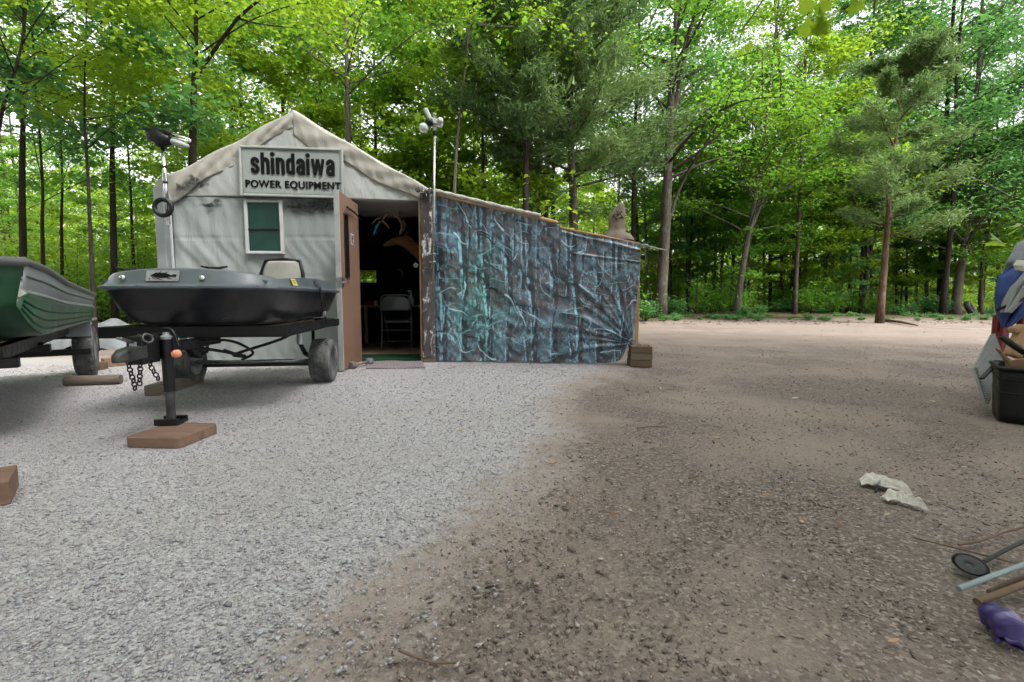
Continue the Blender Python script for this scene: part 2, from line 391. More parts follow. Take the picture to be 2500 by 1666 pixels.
def broadleaf(name, path, r0, h0, spread, nl, leaf, bark, size=.10, dens=24, seed=0, label=None, cat='tree', group=None, extra=None, forks=(), top=1.0, nsub=5, flat=.30, parts=True):
    """a tree: path = trunk points in place; h0 = fraction of the trunk where limbs start"""
    rd = random.Random(seed); base = Vector(path[0]); pts = curve_pts([Vector(p) - base for p in path], 14)
    root = empty(name, base)
    mb = MB(); n = len(pts)
    rs = [r0 * (1 - .80 * (i / (n - 1)) ** .9) for i in range(n)]; rs[0] = r0 * 1.35; pts[0] = pts[0] - Vector((0, 0, .12))
    mb.tube(pts, rs, 9); P = []; lt = []
    H = pts[-1].z
    for i in range(nl):
        f = h0 + (1 - h0) * ((i + rd.random()) / nl); k = f * (n - 1); a = pts[int(k)].lerp(pts[min(int(k) + 1, n - 1)], k % 1)
        az = i * 2.4 + rd.uniform(-.6, .6); L = spread * (1.05 - .55 * ((f - h0) / (1 - h0 + 1e-6)) ** 1.3) * rd.uniform(.6, 1.2)
        el = rd.uniform(.15, .75) + .35 * (f - h0)
        d = Vector((math.cos(az) * math.cos(el), math.sin(az) * math.cos(el), math.sin(el)))
        q = [a, a + d * L * .4 + Vector((0, 0, .05 * L)), a + d * L * .75 + Vector((rd.uniform(-.1, .1) * L, rd.uniform(-.1, .1) * L, .02 * L)), a + d * L + Vector((rd.uniform(-.2, .2) * L, rd.uniform(-.2, .2) * L, -.08 * L))]
        rr = max(.010, r0 * .32 * (1 - .6 * f)); mb.tube(curve_pts(q, 6), [rr * (1 - .8 * j / 6) for j in range(7)], 5)
        ctone = rd.gauss(0, .13)
        for s in range(nsub):
            g = .35 + .65 * (s + rd.random()) / nsub; k2 = g * 3; b = q[min(int(k2), 2)].lerp(q[min(int(k2) + 1, 3)], k2 % 1)
            az2 = az + rd.uniform(-1.3, 1.3); L2 = L * rd.uniform(.22, .5); e = b + Vector((math.cos(az2) * L2, math.sin(az2) * L2, rd.uniform(-.18, .30) * L2))
            mb.tube([b, b.lerp(e, .5) + Vector((0, 0, .04)), e], [rr * .35, rr * .25, .003], 4, False)
            for w in range(3):
                cpt = b.lerp(e, .35 + .33 * w); m_ = int(dens * 1.3 * rd.uniform(.5, 1.3)); sg = L2 * .30 + .10
                pp = np.array(cpt) + rng.normal(0, 1, (m_, 3)) * np.array([sg, sg, sg * flat]) - np.array([0, 0, .06])
                P.append(pp); lt.append(np.clip(rng.normal(.45 + ctone, .16, m_), 0, 1))
    for fk in forks:
        q = curve_pts([Vector(p) - base for p in fk[0]], 8); mb.tube(q, [fk[1] * (1 - .75 * j / 8) for j in range(9)], 7)
    mb.build('trunk', bark, root, True)
    if P:
        P = np.concatenate(P); lt = np.concatenate(lt)
        leaf_obj('crown', P, size * 1.12, leaf, root, lt)
    if label: tag(root, label, cat, group)
    return root
def cedar(name, path, r0, zlo, zhi, wmax, n, label, bark, seed=0, lobes=26, wtop=.35, lean=(0, 0)):
    rd = random.Random(seed); base = Vector(path[0]); pts = curve_pts([Vector(p) - base for p in path], 12); root = empty(name, base)
    mb = MB(); m = len(pts); rs = [r0 * (1 - .8 * i / (m - 1)) for i in range(m)]; rs[0] = r0 * 1.3; pts[0] = pts[0] - Vector((0, 0, .1)); mb.tube(pts, rs, 9)
    P = []; D = []; T = []
    for i in range(lobes):
        f = (i + rd.random()) / lobes; z = zlo + (zhi - zlo) * f; az = i * 2.4 + rd.uniform(-.5, .5)
        L = wmax * (1 - (1 - wtop) * f) * rd.uniform(.55, 1.1) * (.75 + .25 * min(1, f * 5))
        k = min(z / max(pts[-1].z, .1), .999) * (m - 1); a = pts[int(k)].lerp(pts[min(int(k) + 1, m - 1)], k % 1)
        d = Vector((math.cos(az) + lean[0], math.sin(az) + lean[1], .30)).normalized()
        q = curve_pts([a, a + d * L * .5, a + d * L + Vector((0, 0, .12 * L))], 5); mb.tube(q, [r0 * .22 * (1 - .75 * j / 5) + .006 for j in range(6)], 5)
        tone = rd.gauss(0, .15)
        for s in range(12):
            g = .28 + .72 * (s + rd.random()) / 12; b = q[0].lerp(q[-1], g); az2 = az + rd.uniform(-1.2, 1.2); L2 = L * .34 * rd.uniform(.6, 1.2)
            e = b + Vector((math.cos(az2) * L2, math.sin(az2) * L2, rd.uniform(-.25, .5) * L2)); mb.tube([b, e], [.008, .003], 3, False)
            cnt = max(6, int(n / lobes / 12)); tt = rng.uniform(0, 1, cnt)
            pp = np.array(b)[None] + (np.array(e) - np.array(b))[None] * tt[:, None] + rng.normal(0, 1, (cnt, 3)) * np.array([.30, .30, .24]) * (L2 * .55 + .14)
            dd = (np.array(e) - np.array(b)); dd = dd / (np.linalg.norm(dd) + 1e-6)
            P.append(pp); D.append(dd[None] + rng.normal(0, .55, (cnt, 3)) + np.array([0, 0, .25])); T.append(np.clip(rng.normal(.45 + tone, .2, cnt), 0, 1))
    mb.build('trunk', bark, root, True)
    P = np.concatenate(P); D = np.concatenate(D); T = np.concatenate(T); D /= np.linalg.norm(D, axis=1, keepdims=True); k = len(P)
    S = np.cross(D, rng.normal(0, 1, (k, 3))); S /= np.linalg.norm(S, axis=1, keepdims=True) + 1e-9
    L = rng.lognormal(math.log(.15), .3, k)[:, None]; W = L * .10
    Q = np.stack([P - D * L * .4 - S * W, P - D * L * .4 + S * W, P + D * L * .6], 1).reshape(-1, 3)
    mesh_np('crown', Q, np.arange(k * 3).reshape(k, 3), L_CED, root, np.repeat(np.stack([T, T, T, np.ones(k)], -1)[:, None], 3, 1).reshape(-1, 4))
    return tag(root, label, 'tree')
def up(u0, v0, Y, *more, top=None):
    """trunk path: base pixel at depth Y on the ground, then pixels at the same depth, then a top height"""
    p = [Vector((at(u0, v0, Y).x, Y, 0.0))] + [at(u, v, Y) for u, v in more]
    if top: d = (p[-1] - p[-2]); p.append(p[-1] + Vector((d.x / max(d.z, .1) * (top - p[-1].z) * .6, random.uniform(-.3, .3), top - p[-1].z)))
    return p
def px(w, Y): return w * Y / F / 2
def gy(u, v): return gnd(u, v).y
# --- trees one can tell apart, right half
Y1 = gy(1610, 781)
broadleaf('oak_tree', up(1610, 781, Y1, (1622, 600), (1632, 400), (1640, 200), (1650, 60), top=20), px(31, Y1), .36, 4.6, 36, L_MID, B_GREY, .12, 26, 1, 'tall straight dark-barked tree just right of the camouflage tarp, forking high up', forks=[([at(1634, 330, Y1), at(1660, 200, Y1), at(1690, 60, Y1 - .5), at(1720, -40, Y1 - 1)], px(16, Y1)), ([at(1628, 560, Y1), at(1668, 440, Y1), at(1770, 280, Y1 - 1.5), at(1850, 180, Y1 - 2)], px(9, Y1)), ([at(1634, 420, Y1), at(1720, 360, Y1 - 1), at(1830, 260, Y1 - 2)], px(8, Y1))])
Y2 = gy(1796, 776)
broadleaf('maple_tree', up(1796, 776, Y2, (1812, 660), (1834, 540), (1852, 440), (1870, 300), top=17), px(17, Y2), .32, 4.4, 30, L_MID, B_PALE, .12, 26, 2, 'slim pale-barked tree leaning right with a side stem at chest height', forks=[([at(1826, 580, Y2), at(1870, 470, Y2), at(1930, 340, Y2 - .8), at(1990, 230, Y2 - 1.5)], px(9, Y2))])
Y3 = gy(1935, 766)
broadleaf('oak_tree', up(1935, 766, Y3, (1943, 640), (1944, 520), (1934, 430), (1922, 330), (1905, 200), top=20), px(21, Y3), .32, 4.6, 32, L_MID, B_DARK, .12, 26, 3, 'dark sinuous trunk in the middle of the tree line, bowed to the left higher up', forks=[([at(1940, 560, Y3), at(1905, 470, Y3), at(1880, 380, Y3)], px(11, Y3))])
Y4 = gy(1990, 762)
broadleaf('oak_tree', up(1990, 762, Y4, (2012, 650), (2042, 550), (2068, 450), (2090, 340), top=17), px(17, Y4), .30, 4.6, 30, L_YEL, B_DARK, .12, 26, 4, 'dark tree leaning strongly right behind the tree line')
Y5 = gy(2099, 770)
broadleaf('young_tree', up(2099, 770, Y5, (2114, 690), (2119, 630), (2110, 560), (2082, 480), (2060, 400), top=9), px(11, Y5), .5, 3.0, 14, L_YEL, B_DARK, .11, 24, 5, 'thin crooked near-black stem with a right-hand fork near the cedar', forks=[([at(2119, 640, Y5), at(2135, 580, Y5), at(2150, 520, Y5), at(2160, 450, Y5)], px(7, Y5))])
Y6 = Y5 + 2.5
broadleaf('oak_tree', up(2103, 760, Y6, (2108, 600), (2112, 440), (2118, 300), top=19), px(14, Y6), .36, 4.2, 28, L_MID, B_GREY, .12, 24, 6, 'straight grey trunk standing behind the thin crooked stem')
Y7 = gy(2147, 789)
cedar('cedar_tree', up(2147, 789, Y7, (2158, 660), (2166, 560), (2174, 440), (2190, 320), (2205, 180)), px(17, Y7), 2.9, 11.5, 2.5, 38000, 'red-brown cedar trunk with drooping dark green sprays at the edge of the dirt', B_RED, 7, 34, .3, (.35, -.15))
Y8 = gy(2299, 768)
broadleaf('oak_tree', up(2299, 768, Y8, (2304, 620), (2306, 460), (2310, 300), top=20), px(25, Y8), .36, 4.4, 30, L_COOL, B_DARK, .12, 24, 8, 'thick dark trunk at the right, beside the leaning tyre tree')
Y9 = gy(2331, 771)
broadleaf('maple_tree', up(2331, 771, Y9, (2345, 660), (2361, 560), (2375, 440), (2388, 180), top=20), px(21, Y9), .26, 4.8, 40, L_COOL, B_PALE, .125, 28, 9, 'pale trunk with an old tyre propped against its foot')
# saplings between them
sap = [(1584, 772, 2, 9, B_GREY), (1562, 768, 4, 14, B_DARK), (1724, 768, 1, 8, B_DARK), (1700, 770, 0, 6, B_GREY), (1786, 768, 1.2, 9, B_DARK), (1881, 766, 1.5, 10, B_DARK), (1866, 764, 5, 8, B_GREY), (2032, 764, 2.5, 9, B_DARK), (2052, 762, 4, 7, B_GREY), (2190, 766, 3, 9, B_DARK), (2238, 764, 2.5, 8, B_GREY), (2440, 770, 1, 12, B_GREY), (2480, 768, 3, 10, B_DARK), (1655, 766, 3, 6, B_GREY), (1760, 764, 6, 9, B_PALE), (1968, 764, 5, 7, B_GREY), (1640, 770, 2, 7, B_DARK), (1676, 768, 1, 5, B_DARK), (1744, 768, 3, 8, B_DARK), (1828, 768, 4, 6, B_DARK), (1908, 767, 1, 6, B_DARK), (1952, 768, 3, 9, B_DARK), (2016, 768, 2, 6, B_DARK), (2074, 766, 3, 10, B_DARK), (2128, 767, 4, 8, B_DARK), (2212, 768, 2, 6, B_DARK), (2262, 767, 4, 9, B_DARK), (2392, 768, 3, 8, B_DARK)]
KEYS = [(1500, 'the camouflage tarp edge'), (1610, 'the tall high-forking trunk'), (1796, 'the slim pale leaning trunk'), (1935, 'the dark sinuous trunk'), (2099, 'the thin crooked stem'), (2147, 'the red-brown cedar'), (2299, 'the thick dark trunk'), (2331, 'the trunk with the tyre')]
ORD = ['first', 'second', 'third', 'fourth', 'fifth', 'sixth', 'seventh', 'eighth', 'ninth']
SAPL = {}
for ku, kn in KEYS:
    nxt = min([k for k, _ in KEYS if k > ku] + [9999])
    for j_, s_ in enumerate(sorted(q[0] for q in sap if ku <= q[0] < nxt)): SAPL[s_] = ORD[j_] + ' thin sapling to the right of ' + kn
for i, (u, v, dy, wpx, bk) in enumerate(sap):
    Y = gy(u, v) + dy; j = random.uniform(-12, 12)
    broadleaf('sapling', up(u, v, Y, (u + j * .3, 640), (u + j, 480), top=random.uniform(8, 12)), px(wpx, Y), .38, 2.2, 14, [L_MID, L_COOL, L_YEL][i % 3], bk, .11, 18, 30 + i, SAPL[u] + {'bark_grey': ', grey bark', 'bark_dark': ', dark bark', 'bark_pale': ', pale bark'}[bk.name], group='thin saplings in the tree line')
# --- cedars and trees behind the shed
Ya = 14.2
cedar('cedar_tree', up(1402, 760, Ya, (1400, 520), (1396, 400), (1392, 260), (1394, 120), (1398, -60)), px(25, Ya), 2.75, 11.0, 3.1, 52000, 'big bushy cedar with grey-green foliage behind the middle of the camouflage tarp', B_GREY, 11, 44, .6, (.3, -.15))
Yb = 13.2
cedar('cedar_tree', up(1284, 760, Yb, (1284, 520), (1284, 300), (1286, 120), (1288, -60)), px(20, Yb), 3.2, 10.5, 2.3, 28000, 'slender dark cedar with a straight bare trunk left of the big bushy cedar', B_DARK, 12, 30, .6, (-.45, -.1))
cedar('cedar_tree', up(1330, 760, 16.5, (1334, 520), (1340, 300), (1345, 100)), px(14, 16.5), 2.6, 9.0, 2.3, 20000, 'half-hidden thin cedar between the two larger cedars', B_GREY, 13, 26, .5)
Yc = 12.6
broadleaf('young_tree', up(1106, 760, Yc, (1110, 450), (1122, 290), (1142, 110), (1150, -20), top=11), px(10, Yc), .42, 2.6, 16, L_YEL, B_PALE, .105, 24, 14, 'spindly pale stem curving right above the pole light')
Yd = 13.4
broadleaf('tulip_tree', up(852, 760, Yd, (850, 330), (847, 180), (845, -20), top=14), px(17, Yd), .36, 3.8, 26, L_MID, B_PALE, .11, 30, 15, 'straight grey-barked tree rising behind the right roof slope of the shed')
Ye = 8.6
broadleaf('tulip_tree', up(464, 760, Ye, (470, 400), (474, 200), (478, 0), top=11.5), px(22, Ye), .62, 3.0, 14, L_YEL, B_DARK, .082, 40, 16, 'dark trunk with a long rising side branch behind the left roof slope', forks=[([at(474, 195, Ye), at(505, 150, Ye), at(580, 45, Ye - .3), at(655, -15, Ye - .6), at(700, -60, Ye - .8)], px(11, Ye)), ([at(580, 45, Ye - .3), at(640, 60, Ye - .3), at(735, 70, Ye)], px(5, Ye))])
Yf = 16.0
broadleaf('oak_tree', up(570, 760, Yf, (566, 340), (562, 180), (556, 0), top=14), px(14, Yf), .4, 3.6, 18, L_COOL, B_GREY, .11, 22, 17, 'hazy grey trunk showing just left of the shed ridge')
broadleaf('oak_tree', up(275, 720, 11.5, (275, 480), (274, 330), (276, 100), top=11), px(16, 11.5), .55, 3.0, 13, L_COOL, B_DARK, .11, 22, 18, 'dark trunk left of the pole with the black motor head')
broadleaf('oak_tree', up(54, 760, 9.0, (54, 480), (56, 300), (58, 60), top=10), px(17, 9.0), .50, 3.0, 20, L_YEL, B_DARK, .082, 44, 19, 'near-black trunk in the far left woods with yellow-green leaves above it')
broadleaf('sapling', up(232, 820, 7.6, (222, 600), (214, 420), (206, 250), top=6.6), px(11, 7.6), .55, 1.5, 9, L_COOL, B_DARK, .10, 18, 20, 'thin dark sapling rising between the two boats')
broadleaf('oak_tree', up(103, 740, 11, (103, 560), (100, 380), top=10), px(11, 11), .5, 2.6, 12, L_MID, B_DARK, .11, 20, 21, 'slim dark trunk second from the left edge of the woods')
broadleaf('young_tree', up(150, 740, 13.5, (150, 560), (150, 380), top=9), px(9, 13.5), .52, 2.2, 9, L_COOL, B_DARK, .11, 18, 22, 'very thin dark trunk behind the green boat')
broadleaf('young_tree', up(330, 740, 12.5, (322, 560), (316, 420), top=9), px(9, 12.5), .5, 2.0, 9, L_COOL, B_DARK, .10, 18, 23, 'thin leaning trunk just left of the shed corner')
broadleaf('young_tree', up(-30, 760, 7.0, (-22, 480), (10, 250), (60, 60), top=8), px(12, 7.0), .45, 2.8, 18, L_YEL, B_DARK, .072, 56, 24, 'leafy yellow-green tree overhanging the top left corner')
# --- deeper woods: copies of a few trees
tmpl = []
for i, (lf, bk, sp, hh, h0) in enumerate([(L_MID, B_DARK, 3.8, 19, .26), (L_YEL, B_GREY, 3.6, 18, .24), (L_COOL, B_DARK, 4.0, 20, .28), (L_YEL, B_GREY, 2.6, 9, .16), (L_MID, B_GREY, 2.8, 10, .18)]):
    tmpl.append(broadleaf('forest_tree', [(0, 0, 0), (.1, .05, hh * .3), (-.1 + .2 * (i % 2), .1, hh * .6), (.15, 0, hh)], .085 + .015 * (i % 3), h0, sp, 40 if hh > 12 else 28, lf, bk, .14, 22, 50 + i))
DEEP = 'slim tree in the woods around the clearing'
pr = random.Random(5); cnt = 0; used = set(); LAST = [None]
def plant(u, Y, k=None, s=None):
    global cnt
    k = pr.randrange(5) if k is None else k
    o = tmpl[k] if k not in used else copy_tree(tmpl[k]); used.add(k)
    o.location = ((u - 1250) / F * Y * .997, Y, 0); s = s or pr.uniform(.8, 1.15); o.scale = (s, s, s * pr.uniform(.9, 1.1)); o.rotation_euler = (0, 0, pr.uniform(0, 6.28))
    tag(o, DEEP, 'tree', 'trees deep in the woods'); cnt += 1; LAST[0] = o
GAP = lambda u: 90 < u < 470 or 590 < u < 690 
for u in range(-120, 2700, 150):
    if not GAP(u): plant(u + pr.uniform(-40, 40), pr.uniform(22, 27))
for u in range(-100, 2650, 160):
    if not GAP(u) and not (u > 1500 and (u // 160) % 2): plant(u + pr.uniform(-40, 40), pr.uniform(28, 37))
for u in range(-60, 2600, 190): plant(u + pr.uniform(-60, 60), pr.uniform(37, 52), s=pr.uniform(1.0, 1.3))
for u in (620, 700, 790, 930, 1010, 1060, 1190): plant(u, pr.uniform(14.5, 19), pr.choice((1, 3, 4)))
for u in (20, 150, 300, 400): plant(u, pr.uniform(15, 22), pr.choice((3, 4)), pr.uniform(.5, .62))
for u in (1640, 1760, 1900, 2020, 2200, 2260, 2400, 2520): plant(u, pr.uniform(24, 28), pr.choice((3, 4)), pr.uniform(.55, .8))
for k_ in range(34):      # the same woods go on unseen behind the viewer, shading the clearing
    a_ = R(lerp(100, 440, (k_ + pr.random()) / 34)); a_ = R(180 + 200 * ((k_ + pr.random()) / 34 - .05)); d_ = pr.uniform(9.5, 15)
    plant(1250, 20, pr.choice((0, 1, 2, 3))); tree_ = bpy.data.objects[-1] if False else LAST[0]; tree_.location = (math.cos(a_) * d_ * 1.1, math.sin(a_) * d_ + 1.0, 0)
# --- shrubs at the foot of the woods
def shrub_mesh(seed, n, r, h, leaf, size):
    root = empty('shrub', (0, 0, 0)); mb = MB(); rd = random.Random(seed); P = []
    for i in range(9):
        az = rd.uniform(0, 6.28); e = Vector((math.cos(az) * r * rd.uniform(.3, 1), math.sin(az) * r * rd.uniform(.3, 1), h * rd.uniform(.5, 1.05)))
        mb.tube([(0, 0, -.05), e * .5 + Vector((0, 0, .1 * h)), e], [.012, .009, .004], 4, False)
        for k in range(3):
            cpt = np.array(e) * (.5 + .25 * k); m_ = n // 27; P.append(cpt + rng.normal(0, 1, (m_, 3)) * np.array([r * .3, r * .3, h * .10]))
    mb.build('stem', B_DARK, root); leaf_obj('foliage', np.concatenate(P), size, leaf, root); return root
stm = [shrub_mesh(1, 900, .7, 1.0, L_COOL, .11), shrub_mesh(2, 1300, 1.0, 2.0, L_MID, .11), shrub_mesh(3, 600, .5, .5, L_COOL, .10), shrub_mesh(4, 1500, 1.1, 2.8, L_YEL, .12)]
su = set()
def bush(u, Y, k, s, label, group):
    o = stm[k] if k not in su else copy_tree(stm[k]); su.add(k)
    o.location = ((u - 1250) / F * Y, Y, 0); o.scale = (s, s, s); o.rotation_euler = (0, 0, pr.uniform(0, 6.28)); tag(o, label, 'shrub', group)
SH = 'leafy green shrub at the foot of the trees'
for u in range(1560, 2560, 24):
    if not 2310 < u < 2420: bush(u + pr.uniform(-14, 14), pr.uniform(21, 27), pr.choice((0, 2, 2, 1, 0)), pr.uniform(.4, 1.0), SH, 'shrubs at the foot of the woods')
for u in range(1540, 2620, 30): bush(u + pr.uniform(-25, 25), pr.uniform(27, 36), pr.choice((1, 3, 3)), pr.uniform(.7, 1.2), SH, 'shrubs at the foot of the woods')
for u in range(-80, 440, 22): bush(u + pr.uniform(-20, 20), pr.uniform(12, 20), pr.choice((1, 3, 3, 0)), pr.uniform(.8, 1.2), SH, 'shrubs at the foot of the woods')
for u in range(560, 1540, 70): bush(u + pr.uniform(-25, 25), pr.uniform(14, 24), pr.choice((1, 3)), pr.uniform(.9, 1.5), SH, 'shrubs at the foot of the woods')
ytm = [broadleaf('young_maple', [(0, 0, 0), (.1, 0, 1.8), (.0, .1, 3.6), (.15, 0, 5.2)], .026, .16, 1.7, 16, lf, B_DARK, .125, 11, 90 + i, nsub=4) for i, lf in enumerate((L_COOL, L_MID, L_COOL))]
yu = set()
for i, u in enumerate(range(1560, 2540, 58)):
    if 2310 < u < 2400: continue
    k = i % 3; o = ytm[k] if k not in yu else copy_tree(ytm[k]); yu.add(k); Y = pr.uniform(22.5, 28.5); s_ = pr.uniform(.6, 1.1); o.location = ((u + pr.uniform(-14, 14) - 1250) / F * Y, Y, 0); o.scale = (s_, s_, s_); o.rotation_euler = (0, 0, pr.uniform(0, 6.28)); tag(o, 'low leafy young maple in the understorey of the tree line', 'tree', 'young maples in the understorey')
for u in (2050, 2150, 2250, 2430): plant(u, pr.uniform(28, 34), pr.choice((0, 2)))
for u in range(1600, 2420, 21): bush(u + pr.uniform(-12, 12), pr.uniform(17.4, 20.5), 2, pr.uniform(.18, .5), SH, 'shrubs at the foot of the woods')
bush(1576, 17.6, 0, .75, 'low bright shrub peeking out beside the right edge of the tarp', 'shrubs at the foot of the woods')
bush(1812, 20.3, 2, .8, 'low spreading shrub right at the foot of the slim leaning tree', 'shrubs at the foot of the woods')
# far green mass closing the view
n = 72000; a = rng.uniform(-1.0, 1.0, n); rr = rng.uniform(54, 72, n); zz = rng.uniform(0, 1, n) ** 1.25 * (15 + 5 * vnoise(a * 60, a * 0, .5, 77))
P = np.stack([np.tan(a * .95) * rr, rr, zz], -1); far = leaf_obj('far_woodland', P, .72, L_YEL, None, tilt=.8)
tag(far, 'sunlit green woodland closing the view far behind the trunks', 'woodland', kind='stuff')
n = 34000; yy = rng.uniform(26, 48, n); xx = rng.uniform(-1.15, 1.15, n) * yy; zz = rng.exponential(.55, n) * (1 + .6 * vnoise(xx, yy, .8, 55)); k = zz < 3.2
under = leaf_obj('undergrowth', np.stack([xx, yy, zz + .05], -1)[k], .13, L_YEL, None, tilt=.7)
tag(under, 'low leafy undergrowth filling the ground between the trunks', 'undergrowth', kind='stuff')

# ------------------------------------------------------------------ materials of things
def M_(n): return MATS[n]
pmat('steel', (.42, .43, .45), (.30, .31, .33), 30, .35, 1.0, .5)
pmat('chrome', (.72, .73, .75), (.6, .6, .62), 20, .18, 1.0, .5, rvar=.06)
pmat('black_paint', (.007, .007, .008), (.004, .004, .005), 20, .45, 0, .32, dirt=(.022, .02, .019), dlo=.58, dhi=.8)
pmat('black_plastic', (.007, .008, .009), (.004, .005, .005), 10, .48, 0, .3, dirt=(.02, .02, .019), dlo=.6, dhi=.85)
pmat('rubber', (.075, .077, .082), (.045, .046, .05), 12, .85, 0, .25, dirt=(.20, .20, .20), dscale=6, dlo=.42, dhi=.7)
pmat('timber_brown', (.22, .138, .10), (.125, .077, .056), 14, .85, 0, .2, 40, .4, .005, (.15, 1, 1), dirt=(.10, .07, .055), dscale=9, dlo=.56, dhi=.72)
pmat('timber_dark', (.15, .105, .07), (.09, .062, .043), 6, .9, 0, .2, 40, .35, .004, (.15, 1, 1))
pmat('timber_grey', (.17, .14, .11), (.105, .088, .07), 6, .92, 0, .2, 40, .35, .004, (.12, 1, 1))
pmat('timber_tan', (.42, .28, .17), (.33, .20, .115), 5, .85, 0, .2, 30, .3, .004, (.12, 1, 1))
pmat('timber_red', (.26, .15, .10), (.17, .10, .07), 4, .9, 0, .2, 40, .3, .004, (.12, 1, 1))
pmat('plywood_door', (.215, .128, .088), (.145, .083, .057), 5, .6, 0, .35, 60, .12, .002, (3, 3, .18), dirt=(.15, .09, .065), dscale=3, dlo=.62, dhi=.85)
pmat('grey_trim', (.34, .35, .345), (.27, .28, .275), 6, .6, 0, .35, dirt=(.2, .19, .17), dlo=.6, dhi=.8)
pmat('white_plastic', (.45, .47, .49), (.38, .40, .42), 5, .45, 0, .45, dirt=(.42, .40, .36), dlo=.6, dhi=.85)
pmat('sign_white', (.27, .295, .295), (.235, .255, .255), 3, .38, 0, .5, 8, .05, .002, dirt=(.33, .33, .305), dlo=.55, dhi=.85)
pmat('letter_black', (.004, .004, .006), (.003, .003, .004), 20, .6, 0, .15)
pmat('cardboard', (.36, .24, .145), (.30, .195, .115), 6, .9, 0, .15)
pmat('red_paint', (.17, .010, .012), (.12, .007, .008), 6, .4, 0, .5)
pmat('carpet_green', (.014, .055, .030), (.008, .036, .019), 30, .95, 0, .1, 200, .4, .004)
pmat('floor_board', (.17, .115, .075), (.10, .07, .048), 5, .9, 0, .15)
pmat('mat_pink', (.235, .20, .215), (.19, .16, .175), 40, .95, 0, .1, dirt=(.26, .13, .14), dscale=5, dlo=.6, dhi=.75)
pmat('chair_grey', (.085, .092, .098), (.06, .065, .07), 8, .4, .0, .5)
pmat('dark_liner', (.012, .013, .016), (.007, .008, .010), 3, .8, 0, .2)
pmat('deer_fur', (.15, .072, .038), (.10, .046, .024), 14, .95, 0, .1, 120, .4, .004, dirt=(.33, .24, .17), dscale=4, dlo=.6, dhi=.8)
pmat('antler', (.36, .24, .16), (.25, .16, .10), 14, .7)
pmat('weathered_wood', (.22, .18, .145), (.13, .108, .09), 5, .95, 0, .15, 30, .6, .01, (1, 1, .3), dirt=(.12, .10, .085), dscale=5, dlo=.6, dhi=.75)
pmat('deck_blue_grey', (.080, .095, .110), (.066, .079, .092), 5, .36, 0, .5, 90, .06, .002, rvar=.09, dirt=(.105, .112, .12), dscale=7, dlo=.54, dhi=.8)
pmat('hull_black', (.013, .015, .020), (.006, .007, .010), 4, .36, 0, .5, 60, .08, .002, (1, 1, .6), dirt=(.042, .034, .033), dscale=4.5, dlo=.50, dhi=.74)
pmat('boat_green', (.008, .048, .020), (.004, .030, .012), 3, .5, 0, .25, dirt=(.018, .06, .034), dscale=6, dlo=.5, dhi=.8)
pmat('boat_light_green', (.075, .19, .105), (.045, .125, .068), 4, .5, 0, .45, dirt=(.19, .235, .20), dscale=7, dlo=.52, dhi=.75)
pmat('boat_grey', (.26, .275, .285), (.21, .225, .235), 4, .5, .0, .45, dirt=(.22, .20, .18), dscale=5, dlo=.6, dhi=.8)
pmat('gunwale_grey', (.11, .115, .11), (.07, .072, .07), 6, .6)
pmat('seat_vinyl', (.33, .32, .295), (.26, .25, .23), 6, .5)
pmat('galvanised', (.33, .35, .37), (.25, .27, .29), 9, .45, .6, .5)
pmat('blue_cloth', (.045, .075, .24), (.03, .05, .16), 6, .85, 0, .2)
pmat('grey_cloth', (.20, .21, .23), (.12, .13, .145), 6, .8, 0, .25)
pmat('pale_cloth', (.28, .29, .29), (.22, .225, .23), 30, .9, 0, .15)
pmat('white_rag', (.74, .70, .66), (.58, .55, .51), 8, .95, 0, .1, dirt=(.30, .25, .20), dscale=14, dlo=.58, dhi=.72)
pmat('purple_rubber', (.045, .027, .15), (.028, .016, .10), 4, .4, 0, .5)
pmat('pipe_blue_grey', (.20, .26, .27), (.16, .21, .22), 9, .5)
pmat('yellow_print', (.75, .62, .03), (.68, .55, .02), 30, .5)
pmat('brown_stick', (.19, .13, .095), (.11, .075, .055), 8, .9, 0, .15)
pmat('tire_sidewall', (.016, .016, .018), (.009, .009, .010), 8, .7, 0, .25, dirt=(.04, .038, .036), dscale=5, dlo=.5, dhi=.75)
pmat('pink_grip', (.60, .22, .22), (.75, .30, .10), 30, .5)
# tarp cloth of the shed: pale grey-blue sheet, sun-tanned stains near the roof, black rub marks as paint
def tarpmat(name, base, alt, tan, tlo, thi, trans=0.0, smear=False):
    m, nt = newmat(name); c = coords(nt)
    f = noise(nt, c, 1.6, 6, .6); col = ramp(nt, f, [(.35, alt), (.65, base)])
    d = noise(nt, c, 2.2, 9, .68, .8); col = mixc(nt, ramp(nt, d, [(tlo, (0, 0, 0)), (thi, (1, 1, 1))]), col, tan)
    b = noise(nt, coords(nt, 'Object', (1, 1, .35)), 7, 5, .6, 1.2); b2 = noise(nt, c, 90, 2, .5)
    s = N(nt, 'Math', operation='MULTIPLY_ADD'); nt.links.new(b2, s.inputs[0]); s.inputs[1].default_value = .06; nt.links.new(b, s.inputs[2])
    p = finish(nt, col, .5, 0, .4, s.outputs[0], .35, .03)
    if trans:
        o = [n for n in nt.nodes if n.type == 'OUTPUT_MATERIAL'][0]; t = N(nt, 'BsdfTranslucent'); nt.links.new(col, t.inputs[0]); mx = N(nt, 'MixShader'); mx.inputs[0].default_value = trans
        nt.links.new(p.outputs[0], mx.inputs[1]); nt.links.new(t.outputs[0], mx.inputs[2]); nt.links.new(mx.outputs[0], o.inputs[0])
    return m
tarpmat('tarp_wall', (.26, .285, .29), (.225, .248, .253), (.285, .28, .26), .56, .8)
tarpmat('tarp_gable', (.365, .38, .375), (.32, .333, .33), (.29, .26, .215), .55, .8)
tarpmat('tarp_roof', (.43, .415, .38), (.37, .355, .32), (.31, .275, .225), .58, .84, .10)
